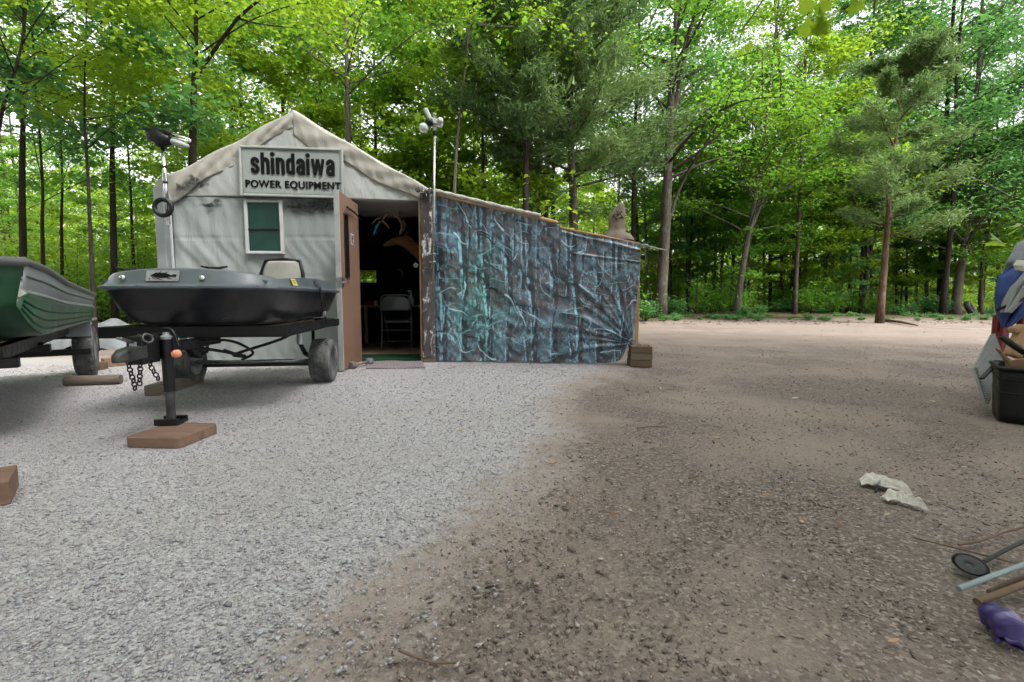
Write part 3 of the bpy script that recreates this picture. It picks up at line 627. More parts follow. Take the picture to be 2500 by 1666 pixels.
m, nt = newmat('rub_mark'); f = noise(nt, coords(nt), 14, 6, .7, .8)
p = N(nt, 'BsdfPrincipled', Roughness=.7); p.inputs['Base Color'].default_value = (.03, .03, .032, 1); tr = N(nt, 'BsdfTransparent'); mx = N(nt, 'MixShader')
at_ = N(nt, 'Attribute', attribute_name='Col'); mu = N(nt, 'Math', operation='MULTIPLY'); nt.links.new(ramp(nt, f, [(.32, (0, 0, 0)), (.52, (1, 1, 1))]), mu.inputs[0]); nt.links.new(at_.outputs['Fac'], mu.inputs[1])
nt.links.new(mu.outputs[0], mx.inputs[0]); nt.links.new(tr.outputs[0], mx.inputs[1]); nt.links.new(p.outputs[0], mx.inputs[2]); o_ = N(nt, 'OutputMaterial'); nt.links.new(mx.outputs[0], o_.inputs[0])
m, nt = newmat('camo_tape'); c = coords(nt, 'Object', (1, 1, .6)); f = noise(nt, c, 14, 6, .7, 1.0)
col = ramp(nt, f, [(.30, (.012, .010, .010)), (.45, (.075, .05, .042)), (.55, (.05, .055, .065)), (.64, (.11, .075, .06)), (.72, (.30, .31, .36))])
w2 = noise(nt, coords(nt, 'Object', (1, 1, .35)), 11, 8, .75, .6); col = mixc(nt, ramp(nt, w2, [(.56, (0, 0, 0)), (.60, (1, 1, 1))]), col, (.62, .62, .64))
finish(nt, col, .6, 0, .35, f, .4, .006)
# window screen in front of green drape
m, nt = newmat('window_screen'); c = coords(nt); wv = N(nt, 'TexWave', Scale=60, Distortion=.3); wv.bands_direction = 'Z'; nt.links.new(c, wv.inputs[0])
f = noise(nt, c, 4, 4, .6); col = ramp(nt, f, [(.35, (.003, .022, .019)), (.7, (.006, .055, .042))]); col = mixc(nt, .25, col, ramp(nt, wv.outputs[0], [(0, (.0, .01, .01)), (1, (.012, .06, .05))]))
finish(nt, col, .25, 0, .5)
m, nt = newmat('clear_glass'); gl = N(nt, 'BsdfGlossy', Roughness=.05); tr = N(nt, 'BsdfTransparent'); fr = N(nt, 'Fresnel', IOR=1.45); mx = N(nt, 'MixShader'); o_ = N(nt, 'OutputMaterial')
nt.links.new(fr.outputs[0], mx.inputs[0]); nt.links.new(tr.outputs[0], mx.inputs[1]); nt.links.new(gl.outputs[0], mx.inputs[2]); nt.links.new(mx.outputs[0], o_.inputs[0])

# ------------------------------------------------------------------ tarp shed
PL = at(400, 833, 6.05); PR = at(1050, 833, 6.30); PL.z = PR.z = 0
WD = (PR - PL).normalized(); WN = Vector((WD.y, -WD.x, 0)); WLEN = (PR - PL).length     # WN points to the camera
def W(s, z, off=0.0): return PL + WD * s + Vector((0, 0, z)) + WN * off
def wsz(u, v, off=0.0):
    d = ray(u, v); o = Vector((0, 0, CH)); t = ((PL + WN * off) - o).dot(WN) / d.dot(WN); p = o + d * t - PL
    return p.dot(WD), p.z
shed = empty('tarp_shed', PL)
tag(shed, 'pale tarp-covered gable shed with its brown door standing open', 'shed')
def loc(p): return Vector(p) - PL
sL = wsz(424, 600)[0]; sH = wsz(846, 700)[0]      # wall panel left / right (door hinge side)
sHinge = wsz(872, 700)[0]; sJ = wsz(1026, 700)[0]; sP1 = wsz(1062, 700)[0]
zS = wsz(700, 487)[1]; zDT = wsz(950, 489)[1]
apex = wsz(717, 272); eL = wsz(390, 442); eR = wsz(1062, 470)
def rk(s):     # rake line height
    return lerp(eL[1], apex[1], (s - eL[0]) / (apex[0] - eL[0])) if s < apex[0] else lerp(apex[1], eR[1], (s - apex[0]) / (eR[0] - apex[0]))
def wr(s, z):
    """wrinkles of a sagging sheet: gathered near the left post and under the window, long slanted creases"""
    o = .010 * math.sin(s * 23 + 2.2 * z + 1.5 * math.sin(z * 3)) * math.exp(-((s - sL) / .45) ** 2) * (1.2 - .3 * z)
    o += .010 * math.sin((s * .8 + z) * 15) * math.exp(-((s - sL - .3) / .35) ** 2 - ((z - 1.35) / .4) ** 2)
    o += .006 * math.sin((s + .55 * z) * 19) * math.exp(-((z - 1.16) / .16) ** 2) * (1 if s > sL + .7 else .3)
    o += .007 * math.sin(s * 2.6 + z * 1.7) + .004 * math.sin(s * 7 - z * 5) + .003 * math.sin(s * 41 + z * 17 + 2 * math.sin(z * 9))
    o -= .008 * math.exp(-((z - 1.57 - .01 * s) / .012) ** 2) + .008 * math.exp(-((z - 1.10) / .010) ** 2) + .006 * math.exp(-((z - 1.95) / .010) ** 2)
    return o
wx0, wz0 = wsz(612, 614); wx1, wz1 = wsz(684, 497)
def cloth(name, s0, s1, z0, z1, mat, ns=60, nz=60, hole=None):
    V = [tuple(loc(W(lerp(s0, s1, i / ns), lerp(z0, z1, j / nz), wr(lerp(s0, s1, i / ns), lerp(z0, z1, j / nz))))) for j in range(nz + 1) for i in range(ns + 1)]
    fs = []
    for j in range(nz):
        for i in range(ns):
            a = j * (ns + 1) + i; fs.append((a, a + 1, a + ns + 2, a + ns + 1))
    mb = MB(); mb.add(V, fs); return mb.build(name, mat, shed, True, solid=.004)
cloth('front_wall', sL, sH, 0.0, zS + .02, M_('tarp_wall'), 110, 90)
# gable sheet above, down to the door head
mb = MB(); ns = 90; nz = 24
def gab(i, j):
    s = lerp(eL[0] + .05, eR[0] - .04, i); zb = zS + .02 if s < sH else zDT; zt = max(rk(s) - .05, zb + .01); z = lerp(zb, zt, j)
    return loc(W(s, z, .012 + wr(s, z) * .8 + .010 * math.sin(s * 5 + z * 4)))
mb.grid(gab, ns, nz); mb.build('gable_sheet', M_('tarp_gable'), shed, True, solid=.004)
# rolled roof edge along both rakes: a soft bulging band that turns over the rafter
def rakeband(s0, s1, name):
    mb = MB(); n = 46; prof = [(-.02, -.25), (.03, -.10), (.055, .02), (.045, .07), (.0, .095), (-.06, .10)]
    def fn(a, b):
        s = lerp(s0, s1, a); k = b * (len(prof) - 1); q = int(min(k, len(prof) - 2)); f = k - q
        dz = lerp(prof[q][0], prof[q + 1][0], f); off = lerp(prof[q][1], prof[q + 1][1], f)
        drop = (1 - b) ** 0 * 0
        zz = rk(s) - .015 * math.sin(a * 3.14) + .010 * math.sin(a * 17 + b * 3)
        width = .25 + .05 * math.sin(a * 4 + 1) + .03 * math.sin(a * 13)
        t = b
        k = max(0, (t - .3) / .7); z = zz - width * k; o = lerp(.045, .018, k ** .7) + .010 * math.sin(k * 3.1) * (1 + .5 * math.sin(a * 9)) + .009 * math.sin(a * 31 + k * 7) * math.sin(k * 3.14) + .004 * math.sin(a * 71 - k * 5) * k
        if t < .3: o = lerp(-.35, .045, t / .3); z = zz + .012 * math.sin(t / .3 * 3.14)
        return loc(W(s, z, o))
    mb.grid(fn, n * 2, 18); return mb.build(name, M_('tarp_roof'), shed, True, solid=.004)
rakeband(eL[0] - .01, apex[0] + .004, 'roof_edge'); rakeband(apex[0] - .004, eR[0] + .10, 'roof_edge')
# roof slopes, side walls, back wall with a window hole, dark wall liner, added dark ceiling sheet, floor
DEP = 5.4
def slab(name, pts, mat, th=.012, nu=24, nv=16, sag=.03):
    a, b, c_, d = [Vector(p) for p in pts]; nrm = (b - a).cross(d - a).normalized()
    mb = MB(); mb.grid(lambda i, j: loc(a.lerp(b, i).lerp(d.lerp(c_, i), j) - nrm * sag * math.sin(i * math.pi) * (.6 + .4 * math.sin(j * 14))), nu, nv)
    return mb.build(name, mat, shed, True, solid=th)
slab('roof_slope', [W(apex[0], apex[1], -.10), W(eL[0] - .10, eL[1] - .06, -.10), W(eL[0] - .10, eL[1] - .06, -DEP), W(apex[0], apex[1], -DEP)], M_('tarp_roof'))
slab('roof_slope', [W(apex[0], apex[1], -.10), W(apex[0], apex[1], -DEP), W(eR[0] + .10, eR[1] - .06, -DEP), W(eR[0] + .10, eR[1] - .06, -.10)], M_('tarp_roof'))
slab('side_wall', [W(eL[0] + .02, 0, -.05), W(eL[0] + .02, 0, -DEP), W(eL[0] + .02, eL[1] - .05, -DEP), W(eL[0] + .02, eL[1] - .05, -.05)], M_('tarp_wall'), sag=.01)
slab('side_wall', [W(sP1, 0, -.12), W(sP1, eR[1] - .05, -.12), W(sP1, eR[1] - .05, -DEP), W(sP1, 0, -DEP)], M_('tarp_wall'), sag=.01)
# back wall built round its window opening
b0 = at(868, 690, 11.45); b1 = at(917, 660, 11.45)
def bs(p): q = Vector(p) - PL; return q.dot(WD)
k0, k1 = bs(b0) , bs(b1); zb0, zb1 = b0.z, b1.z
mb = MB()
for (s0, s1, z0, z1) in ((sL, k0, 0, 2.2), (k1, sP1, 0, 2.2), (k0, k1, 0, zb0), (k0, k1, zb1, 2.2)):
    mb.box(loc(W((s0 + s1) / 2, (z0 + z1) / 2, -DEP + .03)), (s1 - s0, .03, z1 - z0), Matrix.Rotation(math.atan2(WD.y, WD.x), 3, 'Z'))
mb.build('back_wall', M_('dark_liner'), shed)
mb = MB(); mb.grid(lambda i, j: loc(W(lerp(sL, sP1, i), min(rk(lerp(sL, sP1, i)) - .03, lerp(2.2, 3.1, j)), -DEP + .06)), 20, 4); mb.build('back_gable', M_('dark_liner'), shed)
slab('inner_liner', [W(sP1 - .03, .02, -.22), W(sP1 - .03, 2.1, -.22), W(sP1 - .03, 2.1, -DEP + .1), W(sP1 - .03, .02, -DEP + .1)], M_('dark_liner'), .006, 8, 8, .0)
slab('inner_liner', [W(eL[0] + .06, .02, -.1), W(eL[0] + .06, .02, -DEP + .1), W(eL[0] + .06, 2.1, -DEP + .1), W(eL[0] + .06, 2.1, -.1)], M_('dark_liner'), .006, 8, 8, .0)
slab('ceiling_shade_sheet', [W(eL[0] + .08, 2.06, -.95), W(sP1 - .05, 2.06, -.95), W(sP1 - .05, 2.10, -DEP + .1), W(eL[0] + .08, 2.10, -DEP + .1)], M_('dark_liner'), .006, 8, 8, .0)  # dark sheet added so the ceiling reads as unlit beyond the door
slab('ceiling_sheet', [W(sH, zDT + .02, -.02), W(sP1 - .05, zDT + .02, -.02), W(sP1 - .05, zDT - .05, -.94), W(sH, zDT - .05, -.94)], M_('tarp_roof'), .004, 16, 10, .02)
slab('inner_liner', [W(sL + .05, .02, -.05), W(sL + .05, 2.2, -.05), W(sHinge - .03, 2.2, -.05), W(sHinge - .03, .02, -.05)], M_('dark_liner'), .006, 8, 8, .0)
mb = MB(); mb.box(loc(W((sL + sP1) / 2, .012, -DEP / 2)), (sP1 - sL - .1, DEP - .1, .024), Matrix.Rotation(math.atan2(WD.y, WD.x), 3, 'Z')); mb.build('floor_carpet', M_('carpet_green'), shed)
mb = MB(); mb.box(loc(W(sH + .62, .034, -1.55)), (1.55, 1.9, .016), Matrix.Rotation(math.atan2(WD.y, WD.x), 3, 'Z')); mb.build('floor_board', M_('floor_board'), shed, bevel=.006)
RW = Matrix.Rotation(math.atan2(WD.y, WD.x), 3, 'Z')
def wbox(mb, s0, s1, z0, z1, o0, o1): return mb.box(loc(W((s0 + s1) / 2, (z0 + z1) / 2, (o0 + o1) / 2)), (abs(s1 - s0), abs(o1 - o0), abs(z1 - z0)), RW)
# posts
mb = MB(); wbox(mb, sL - .125, sL - .012, 0, eL[1] - .10, .02, .13); mb.build('corner_post', M_('galvanised'), shed, bevel=.008)
mb = MB(); wbox(mb, sL - .010, sL + .018, 0, eL[1] - .14, .03, .05); mb.build('corner_trim', M_('white_plastic'), shed, bevel=.004)
mb = MB(); wbox(mb, sJ, sJ + .022, .0, zDT, .0, .06); mb.build('door_jamb', M_('timber_tan'), shed, bevel=.003)
mb = MB(); nzp = 40
def postf(i, j):
    a = i * 2 * math.pi; z = lerp(.07, zDT + .07, j); hw, hd = (sP1 - sJ - .022) / 2, .055
    ca, sa = math.cos(a), math.sin(a); e = .35; x = math.copysign(abs(ca) ** e, ca) * hw; y = math.copysign(abs(sa) ** e, sa) * hd
    return loc(W(sJ + .024 + hw + x + .004 * math.sin(z * 21 + a * 2), z, .06 + y + .006 * math.sin(z * 33 + a * 3)))
mb.grid(postf, 28, nzp); mb.build('taped_post', M_('camo_tape'), shed, True)
mb = MB(); wbox(mb, sJ + .028, sP1 - .004, 0, .075, .012, .108); mb.build('post_foot', M_('timber_grey'), shed, bevel=.004)
mb = MB(); q0 = W(*wsz(1036, 472), .12)
for i in range(7):
    p = q0 + Vector((rng.normal(0, .05), rng.normal(0, .02), rng.normal(0, .035))); mb.box(loc(p), (.07, .05, .05), Matrix.Rotation(rng.uniform(0, 3), 3, 'Y') @ Matrix.Rotation(rng.uniform(-.5, .5), 3, 'X'), .7)
mb.build('tape_bundle', M_('camo_tape'), shed, bevel=.01)
# window
win = empty('window', loc(W(wx0, wz0, .02)), 0, shed); wo_ = Vector(win.location)
def wl(p): return loc(p) - wo_
mb = MB()
for (s0, s1, z0, z1) in ((wx0 - .038, wx0, wz0 - .035, wz1 + .03), (wx1, wx1 + .038, wz0 - .035, wz1 + .03), (wx0, wx1, wz0 - .035, wz0), (wx0, wx1, wz1, wz1 + .03)):
    mb.box(wl(W((s0 + s1) / 2, (z0 + z1) / 2, .028)), (s1 - s0, .05, z1 - z0), RW)
mb.build('frame', M_('white_plastic'), win, bevel=.006)
mb = MB(); mb.box(wl(W((wx0 + wx1) / 2, (wz0 + wz1) / 2, .024)), (wx1 - wx0, .006, wz1 - wz0), RW); mb.build('pane', M_('window_screen'), win)
mb = MB(); mb.box(wl(W((wx0 + wx1) / 2, (wz0 + wz1) / 2 - .03, .036)), (wx1 - wx0, .012, .022), RW); mb.build('meeting_rail', M_('black_plastic'), win, bevel=.003)
# rub marks: black paint scuffs lying on the cloth
def mark(cx, cy, ang, ln, wd, seed):
    s, z = wsz(cx, cy); r_ = np.random.default_rng(seed); V = []; C = []
    for j in range(7):
        for i in range(13):
            a = (i / 12 - .5) * ln; b = (j / 6 - .5) * wd; b2 = b + .12 * wd * math.sin(a * 30 / ln * .4); x = a * math.cos(ang) - b2 * math.sin(ang); y = a * math.sin(ang) + b2 * math.cos(ang)
            V.append(tuple(loc(W(s + x, z + y, .022 + wr(s + x, z + y))))); f = max(0, (1 - abs(i / 6 - 1) ** 3)) * max(0, 1 - abs(j / 3 - 1) ** 2); C.append((f, f, f, 1))
    Fq = [(j * 13 + i, j * 13 + i + 1, (j + 1) * 13 + i + 1, (j + 1) * 13 + i) for j in range(6) for i in range(12)]
    o = mesh_np('rub_mark', V, Fq, M_('rub_mark'), shed, C, True)
for a in ((525, 497, .55, .26, .07, 1), (515, 502, .0, .30, .05, 2), (770, 502, -.03, .72, .16, 3), (735, 512, -.1, .40, .10, 4), (800, 508, 0, .36, .12, 7)): mark(*a)
for k, (cx, cy, ang, ln, wd) in enumerate(((462, 455, .30, .34, .11), (482, 440, -.6, .18, .07), (500, 456, .3, .20, .06))):
    mark(cx, cy, ang, ln, wd, 10 + k)
for o in shed.children:
    if o.name.startswith('rub_mark'): o.location = WN * .006
for o in [c for c in shed.children if c.name.startswith('rub_mark')][5:]: o.location = WN * .045
# the open door
dr = empty('door', loc(W(sHinge, 0, .03)), 0, shed); D0 = PL + Vector(dr.location)
pf = gnd(829, 909); dd_ = Vector((pf.x - D0.x, pf.y - D0.y, 0)); DWID = dd_.length; dd_.normalize(); dn_ = Vector((-dd_.y, dd_.x, 0))   # dn_ : right face, towards +x
if dn_.x < 0: dn_ = -dn_
DH = at(821, 464, pf.y).z
def DP(a, z, o=0.0): return dd_ * a + Vector((0, 0, z)) + dn_ * o
RD = Matrix((dd_, dn_, Vector((0, 0, 1)))).transposed()
def dbox(name, a0, a1, z0, z1, o0, o1, mat, bevel=.003, parent=None):
    mb = MB(); mb.box(DP((a0 + a1) / 2, (z0 + z1) / 2, (o0 + o1) / 2), (abs(a1 - a0), abs(o1 - o0), abs(z1 - z0)), RD); return mb.build(name, mat, parent or dr, bevel=bevel)
ga0, ga1, gz0, gz1 = DWID * .60, DWID * .76, DH * .54, DH * .885
mb = MB()
for (a0, a1, z0, z1) in ((.0, ga0, .02, DH), (ga1, DWID - .012, .02, DH), (ga0, ga1, .02, gz0), (ga0, ga1, gz1, DH)):
    mb.box(DP((a0 + a1) / 2, (z0 + z1) / 2, .022), (a1 - a0, .044, z1 - z0), RD)
mb.build('panel', M_('plywood_door'), dr)
dbox('edge_trim', DWID - .012, DWID + .006, .015, DH + .003, -.006, .052, M_('grey_trim'))
mb = MB()
for (a0, a1, z0, z1) in ((ga0 - .02, ga0, gz0 - .02, gz1 + .02), (ga1, ga1 + .02, gz0 - .02, gz1 + .02), (ga0, ga1, gz0 - .02, gz0), (ga0, ga1, gz1, gz1 + .02)):
    mb.box(DP((a0 + a1) / 2, (z0 + z1) / 2, .024), (a1 - a0, .060, z1 - z0), RD)
mb.build('glass_frame', M_('black_plastic'), dr, bevel=.003)
dbox('glass', ga0, ga1, gz0, gz1, .018, .024, M_('clear_glass'), 0)
dbox('sticker', DWID * .30, DWID * .46, DH * .735, DH * .80, .0445, .0465, M_('white_plastic'), 0)
mb = MB()
for (a, z, w_, h_) in ((.38, .784, .13, .006), (.38, .772, .10, .01), (.40, .757, .05, .02), (.36, .745, .09, .006)): mb.box(DP(DWID * a, DH * z, .0478), (DWID * w_, .0012, DH * h_), RD)
mb.build('sticker_print', M_('letter_black'), dr)
mb = MB(); mb.bar(DP(DWID * .72, DH * .93, .07), DP(DWID * .30, DH * .925, .075), .02, .02); mb.bar(DP(DWID * .30, DH * .925, .075), DP(0.02, DH * .90, .09), .015, .012); mb.build('door_closer', M_('black_paint'), dr, bevel=.004)
lt_ = dbox('latch', DWID - .06, DWID + .012, DH * .475, DH * .53, -.01, .060, M_('steel'))
mb = MB(); mb.tube([DP(DWID - .035, DH * .50, .055), DP(DWID - .035, DH * .50, .10), DP(DWID - .085, DH * .50, .105)], .010, 8); mb.build('lever', M_('steel'), lt_)
mb = MB()
for k in range(7):
    z = .12 + k * DH / 7.4; mb.lathe(DP(DWID + .006, z, .022), dd_, [(.008, 0), (.007, .003), (0, .004)], 8)
mb.build('screw', M_('steel'), dr)

# ------------------------------------------------------------------ sign on the gable
s0, zt = wsz(592, 364); s1, zb = wsz(842, 485)
sgn = empty('shop_sign', W(s0, zb, .075)); SG = Vector(sgn.location); tag(sgn, 'white sign board with raised black lettering on the shed gable', 'sign')
SW, SHH = s1 - s0, zt - zb; tilt = -.012
def S(x, y, o=0.0): return WD * x + Vector((0, 0, y + tilt * (x - SW / 2))) + WN * o
RS = RW @ Matrix.Rotation(-tilt, 3, 'Y')
mb = MB(); mb.grid(lambda i, j: S(i * SW, j * SHH, .008 + .003 * math.sin(i * 5 + j * 2) * math.sin(i * math.pi)), 30, 14); mb.build('board', M_('sign_white'), sgn, True, solid=.012)
mb = MB()
for (x0, x1, y0, y1) in ((-.012, .018, -.012, SHH + .012), (SW - .018, SW + .012, -.012, SHH + .012), (.018, SW - .018, -.012, .018), (.018, SW - .018, SHH - .018, SHH + .012)):
    mb.box(S((x0 + x1) / 2, (y0 + y1) / 2, .004), (x1 - x0, .042, y1 - y0), RS)
mb.build('rim', M_('grey_trim'), sgn, bevel=.008)
def ribbon(mb, pts, wdt, fn, o):
    pts = [Vector((p[0], p[1], 0)) for p in pts]; n = len(pts); Lf = []; Rt = []
    for i in range(n):
        a = (pts[i] - pts[i - 1]).normalized() if i else (pts[1] - pts[0]).normalized(); b = (pts[i + 1] - pts[i]).normalized() if i < n - 1 else a
        t = (a + b).normalized(); nrm = Vector((-t.y, t.x, 0)); k = 1 / max(.45, nrm.dot(Vector((-a.y, a.x, 0))))
        Lf.append(pts[i] + nrm * wdt / 2 * k); Rt.append(pts[i] - nrm * wdt / 2 * k)
    vs = [fn(p.x, p.y, o) for p in Lf] + [fn(p.x, p.y, o) for p in Rt] + [fn(p.x, p.y, o - .006) for p in Lf] + [fn(p.x, p.y, o - .006) for p in Rt]
    fs = []
    for i in range(n - 1):
        fs += [(i, n + i, n + i + 1, i + 1), (2 * n + i, 2 * n + i + 1, i + 1, i), (3 * n + i, n + i, n + i + 1, 3 * n + i + 1)[::1]]
    fs += [(0, 2 * n, 3 * n, n), (n - 1, 2 * n - 1, 4 * n - 1, 3 * n - 1)]
    mb.add(vs, fs)
def arc(cx, cy, rx, ry, a0, a1, n=8): return [(cx + rx * math.cos(R(lerp(a0, a1, i / n))), cy + ry * math.sin(R(lerp(a0, a1, i / n)))) for i in range(n + 1)]
ST = .215
LET = {'n': (.56, [[(.11, 0), (.11, 1)], arc(.28, .70, .165, .19, 170, 0) + [(.445, 0)]]),
       'h': (.56, [[(.11, 0), (.11, 1.28)], arc(.28, .70, .165, .19, 170, 0) + [(.445, 0)]]),
       'i': (.24, [[(.11, 0), (.11, .97)]]),
       'd': (.56, [[(.445, 0), (.445, 1.28)], [(.40, .84)] + arc(.275, .70, .165, .19, 70, 180) + arc(.275, .30, .165, .19, 180, 290) + [(.40, .16)]]),
       'a': (.56, [[(.12, .66)] + arc(.28, .72, .165, .17, 170, 0) + [(.445, 0)], [(.43, .56), (.30, .54)] + arc(.27, .30, .16, .20, 120, 270) + [(.38, .13), (.44, .2)]]),
       's': (.56, [[(.44, .66)] + arc(.275, .73, .16, .165, 0, 180) + [(.13, .62), (.22, .53), (.34, .46), (.43, .36)] + arc(.275, .27, .16, .165, 0, -180) + [(.11, .34)]]),
       'w': (.86, [[(.09, 1), (.24, .02)], [(.24, .0), (.41, .98)], [(.43, .98), (.60, .0)], [(.60, .02), (.76, 1)]])}
word = 'shindaiwa'; gap = .065; tot = sum(LET[c][0] for c in word) + gap * (len(word) - 1)
x0, yb = (618 - 592) / 250 * SW, (485 - 431) / 121 * SHH; x1 = (824 - 592) / 250 * SW; yx = (485 - 389.5) / 121 * SHH - yb; kx = (x1 - x0) / tot
mb = MB(); cx = x0; q = 0
for ch in word:
    wd, strokes = LET[ch]
    fn = lambda x, y, o, cx=cx: S(cx + x * kx, yb + y * yx, o)
    for stp in strokes:
        ribbon(mb, stp, .175 if ch == 'w' else ST, fn, .0185 + .0004 * (q % 7)); q += 1
    if ch == 'i':
        mb.prism([(.11 + .145 * math.cos(t * math.pi / 8), 1.20 + .115 * math.sin(t * math.pi / 8)) for t in range(16)], fn, .010, .0185)
    cx += (wd + gap) * kx
mb.build('lettering', M_('letter_black'), sgn)
cu = bpy.data.curves.new('t', 'FONT'); cu.body = 'POWER EQUIPMENT'; cu.size = 1; cu.offset = .006; cu.extrude = .02; cu.space_character = 1.10; to = bpy.data.objects.new('t', cu); COL.objects.link(to)
bpy.context.view_layer.update(); me = bpy.data.meshes.new_from_object(to); bpy.data.objects.remove(to)
co = np.zeros(len(me.vertices) * 3); me.vertices.foreach_get('co', co); co = co.reshape(-1, 3); mn, mxx = co.min(0), co.max(0)
tx0, tx1, ty0, ty1 = (604 - 592) / 250 * SW, (837 - 592) / 250 * SW, (485 - 464.5) / 121 * SHH, (485 - 446) / 121 * SHH
ymin = 0.0; ymax = .73; pol_ = [tuple(p.vertices) for p in me.polygons]; mb = MB(); q = 0
for (sx_, sy_) in ((-.030, 0), (.030, 0), (-.015, .012), (.015, -.012), (0, 0)):      # heavy strokes: the same outline laid a little beside itself, each a hair prouder
    mb.add([S(tx0 + (p[0] + sx_ - mn[0]) / (mxx[0] - mn[0]) * (tx1 - tx0), ty0 + (p[1] + sy_ - ymin) / (ymax - ymin) * (ty1 - ty0), .0165 + .0003 * q + (.0 if p[2] > 0 else -.007)) for p in co], pol_); q += 1
mb.build('lettering', M_('letter_black'), sgn)
for (x, y) in ((.03, .03), (SW * .5, .03), (SW - .035, .035), (SW - .035, SHH - .035), (.03, SHH - .03)):
    mb = MB(); mb.lathe(S(x, y, .012), WN, [(.009, 0), (.008, .006), (0, .008)], 8); mb.build('bolt', M_('steel'), sgn)

# ------------------------------------------------------------------ things in the doorway
def rot_z(p, a): return Vector((p[0] * math.cos(a) - p[1] * math.sin(a), p[0] * math.sin(a) + p[1] * math.cos(a), p[2]))
cb = gnd(968, 855, .042); ch_ = empty('folding_chair', cb, R(4)); tag(ch_, 'grey metal folding chair seen from behind in the doorway', 'chair'); GM = M_('chair_grey')
mb = MB(); hw = .225
for s in (-1, 1):
    mb = MB(); mb.tube([(s * hw, .0, 0), (s * hw, .10, .42), (s * hw * .98, .02, .70)], .012, 8); mb.build('leg', GM, ch_, True)
    mb = MB(); mb.tube([(s * hw * .84, .48, 0), (s * hw * .84, .22, .40), (s * hw * .84, .12, .50)], .011, 8); mb.build('leg', GM, ch_, True)
mb = MB()
def backf(i, j):
    x = (i - .5) * 2 * hw * 1.04; z = .60 + .22 * j; top = .82 - .10 * abs(i * 2 - 1) ** 4; return Vector((x, .0 - .03 * (1 - (i * 2 - 1) ** 2), lerp(.60, top, j)))
mb.grid(backf, 20, 8); mb.build('backrest', GM, ch_, True, solid=.014)
mb = MB(); mb.tube([(-hw, .02, .62), (-hw * 1.0, .01, .72)] + [(-hw * math.cos(t / 10 * math.pi) * 1.0, .0 - .02 * math.sin(t / 10 * math.pi), .72 + .115 * min(1, math.sin(t / 10 * math.pi) * 1.6)) for t in range(11)] + [(hw, .01, .72), (hw, .02, .62)], .012, 8); mb.build('back_frame', GM, ch_, True)
mb = MB(); mb.box((0, .26, .425), (.38, .38, .022)); mb.build('seat', GM, ch_, bevel=.01)
mb = MB(); mb.box((0, .25, .447), (.34, .32, .02)); mb.build('seat_pad', M_('black_plastic'), ch_, bevel=.009)
for z in (.13, .30): mb = MB(); mb.tube([(-hw, .10 * z / .42, z), (hw, .10 * z / .42, z)], .008, 8); mb.build('rung', GM, ch_, True)
# table
tb0 = at(985, 746, 8.35); tbl = empty('work_table', (tb0.x - .15, 8.35, .024), math.atan2(WD.y, WD.x)); tag(tbl, 'dark cluttered wooden table behind the folding chair', 'table')
mb = MB(); mb.box((0, 0, .67), (1.25, .65, .03)); mb.build('table_top', M_('timber_red'), tbl, bevel=.005)
for sx in (-.55, .55):
    for sy in (-.27, .27): mb = MB(); mb.box((sx, sy, .328), (.05, .05, .655)); mb.build('leg', M_('timber_red'), tbl, bevel=.004)
TZ = .024 + .686
def on_table(u, Y): return Vector((at(u, 700, Y).x, Y, TZ))
sb = empty('spray_bottle', on_table(1003, 8.12)); tag(sb, 'white trigger spray bottle on the table in the doorway', 'bottle')
mb = MB(); mb.lathe((0, 0, 0), (0, 0, 1), [(.045, 0), (.048, .02), (.046, .10), (.03, .15), (.014, .19), (.014, .205)], 20); mb.build('bottle_body', M_('white_plastic'), sb, True)
mb = MB(); mb.box((.0, 0, .225), (.03, .028, .04)); mb.box((-.03, 0, .24), (.06, .024, .024)); mb.bar((-.02, 0, .225), (-.05, 0, .19), .012, .010); mb.build('trigger', M_('white_plastic'), sb, bevel=.005)
jr = empty('jar', on_table(917, 8.2)); tag(jr, 'small pale jar at the left end of the table', 'jar'); mb = MB(); mb.lathe((0, 0, 0), (0, 0, 1), [(.026, 0), (.028, .01), (.028, .06), (.022, .07)], 16); mb.build('glass_body', M_('seat_vinyl'), jr, True); mb = MB(); mb.lathe((0, 0, .07), (0, 0, 1), [(.024, 0), (.024, .018)], 16); mb.build('lid', M_('antler'), jr)
cp = empty('cup', on_table(931, 8.25)); tag(cp, 'pale round cup on the table beside the chair back', 'cup'); mb = MB(); mb.lathe((0, 0, 0), (0, 0, 1), [(.025, 0), (.035, .06), (.032, .06), (.022, .006)], 16); mb.build('bowl', M_('white_plastic'), cp, True)
cn = empty('can', on_table(985, 8.3)); tag(cn, 'blue drinks can on the table behind the chair', 'can'); mb = MB(); mb.lathe((0, 0, 0), (0, 0, 1), [(.028, 0), (.033, .008), (.033, .11), (.027, .122)], 18); mb.build('body', pmat('can_blue', (.02, .13, .25)), cn, True)
bx_ = empty('box', on_table(902, 8.2)); tag(bx_, 'low red box on the left end of the table', 'box'); mb = MB(); mb.box((0, 0, .03), (.13, .09, .06)); mb.build('carton', M_('red_paint'), bx_, bevel=.004)
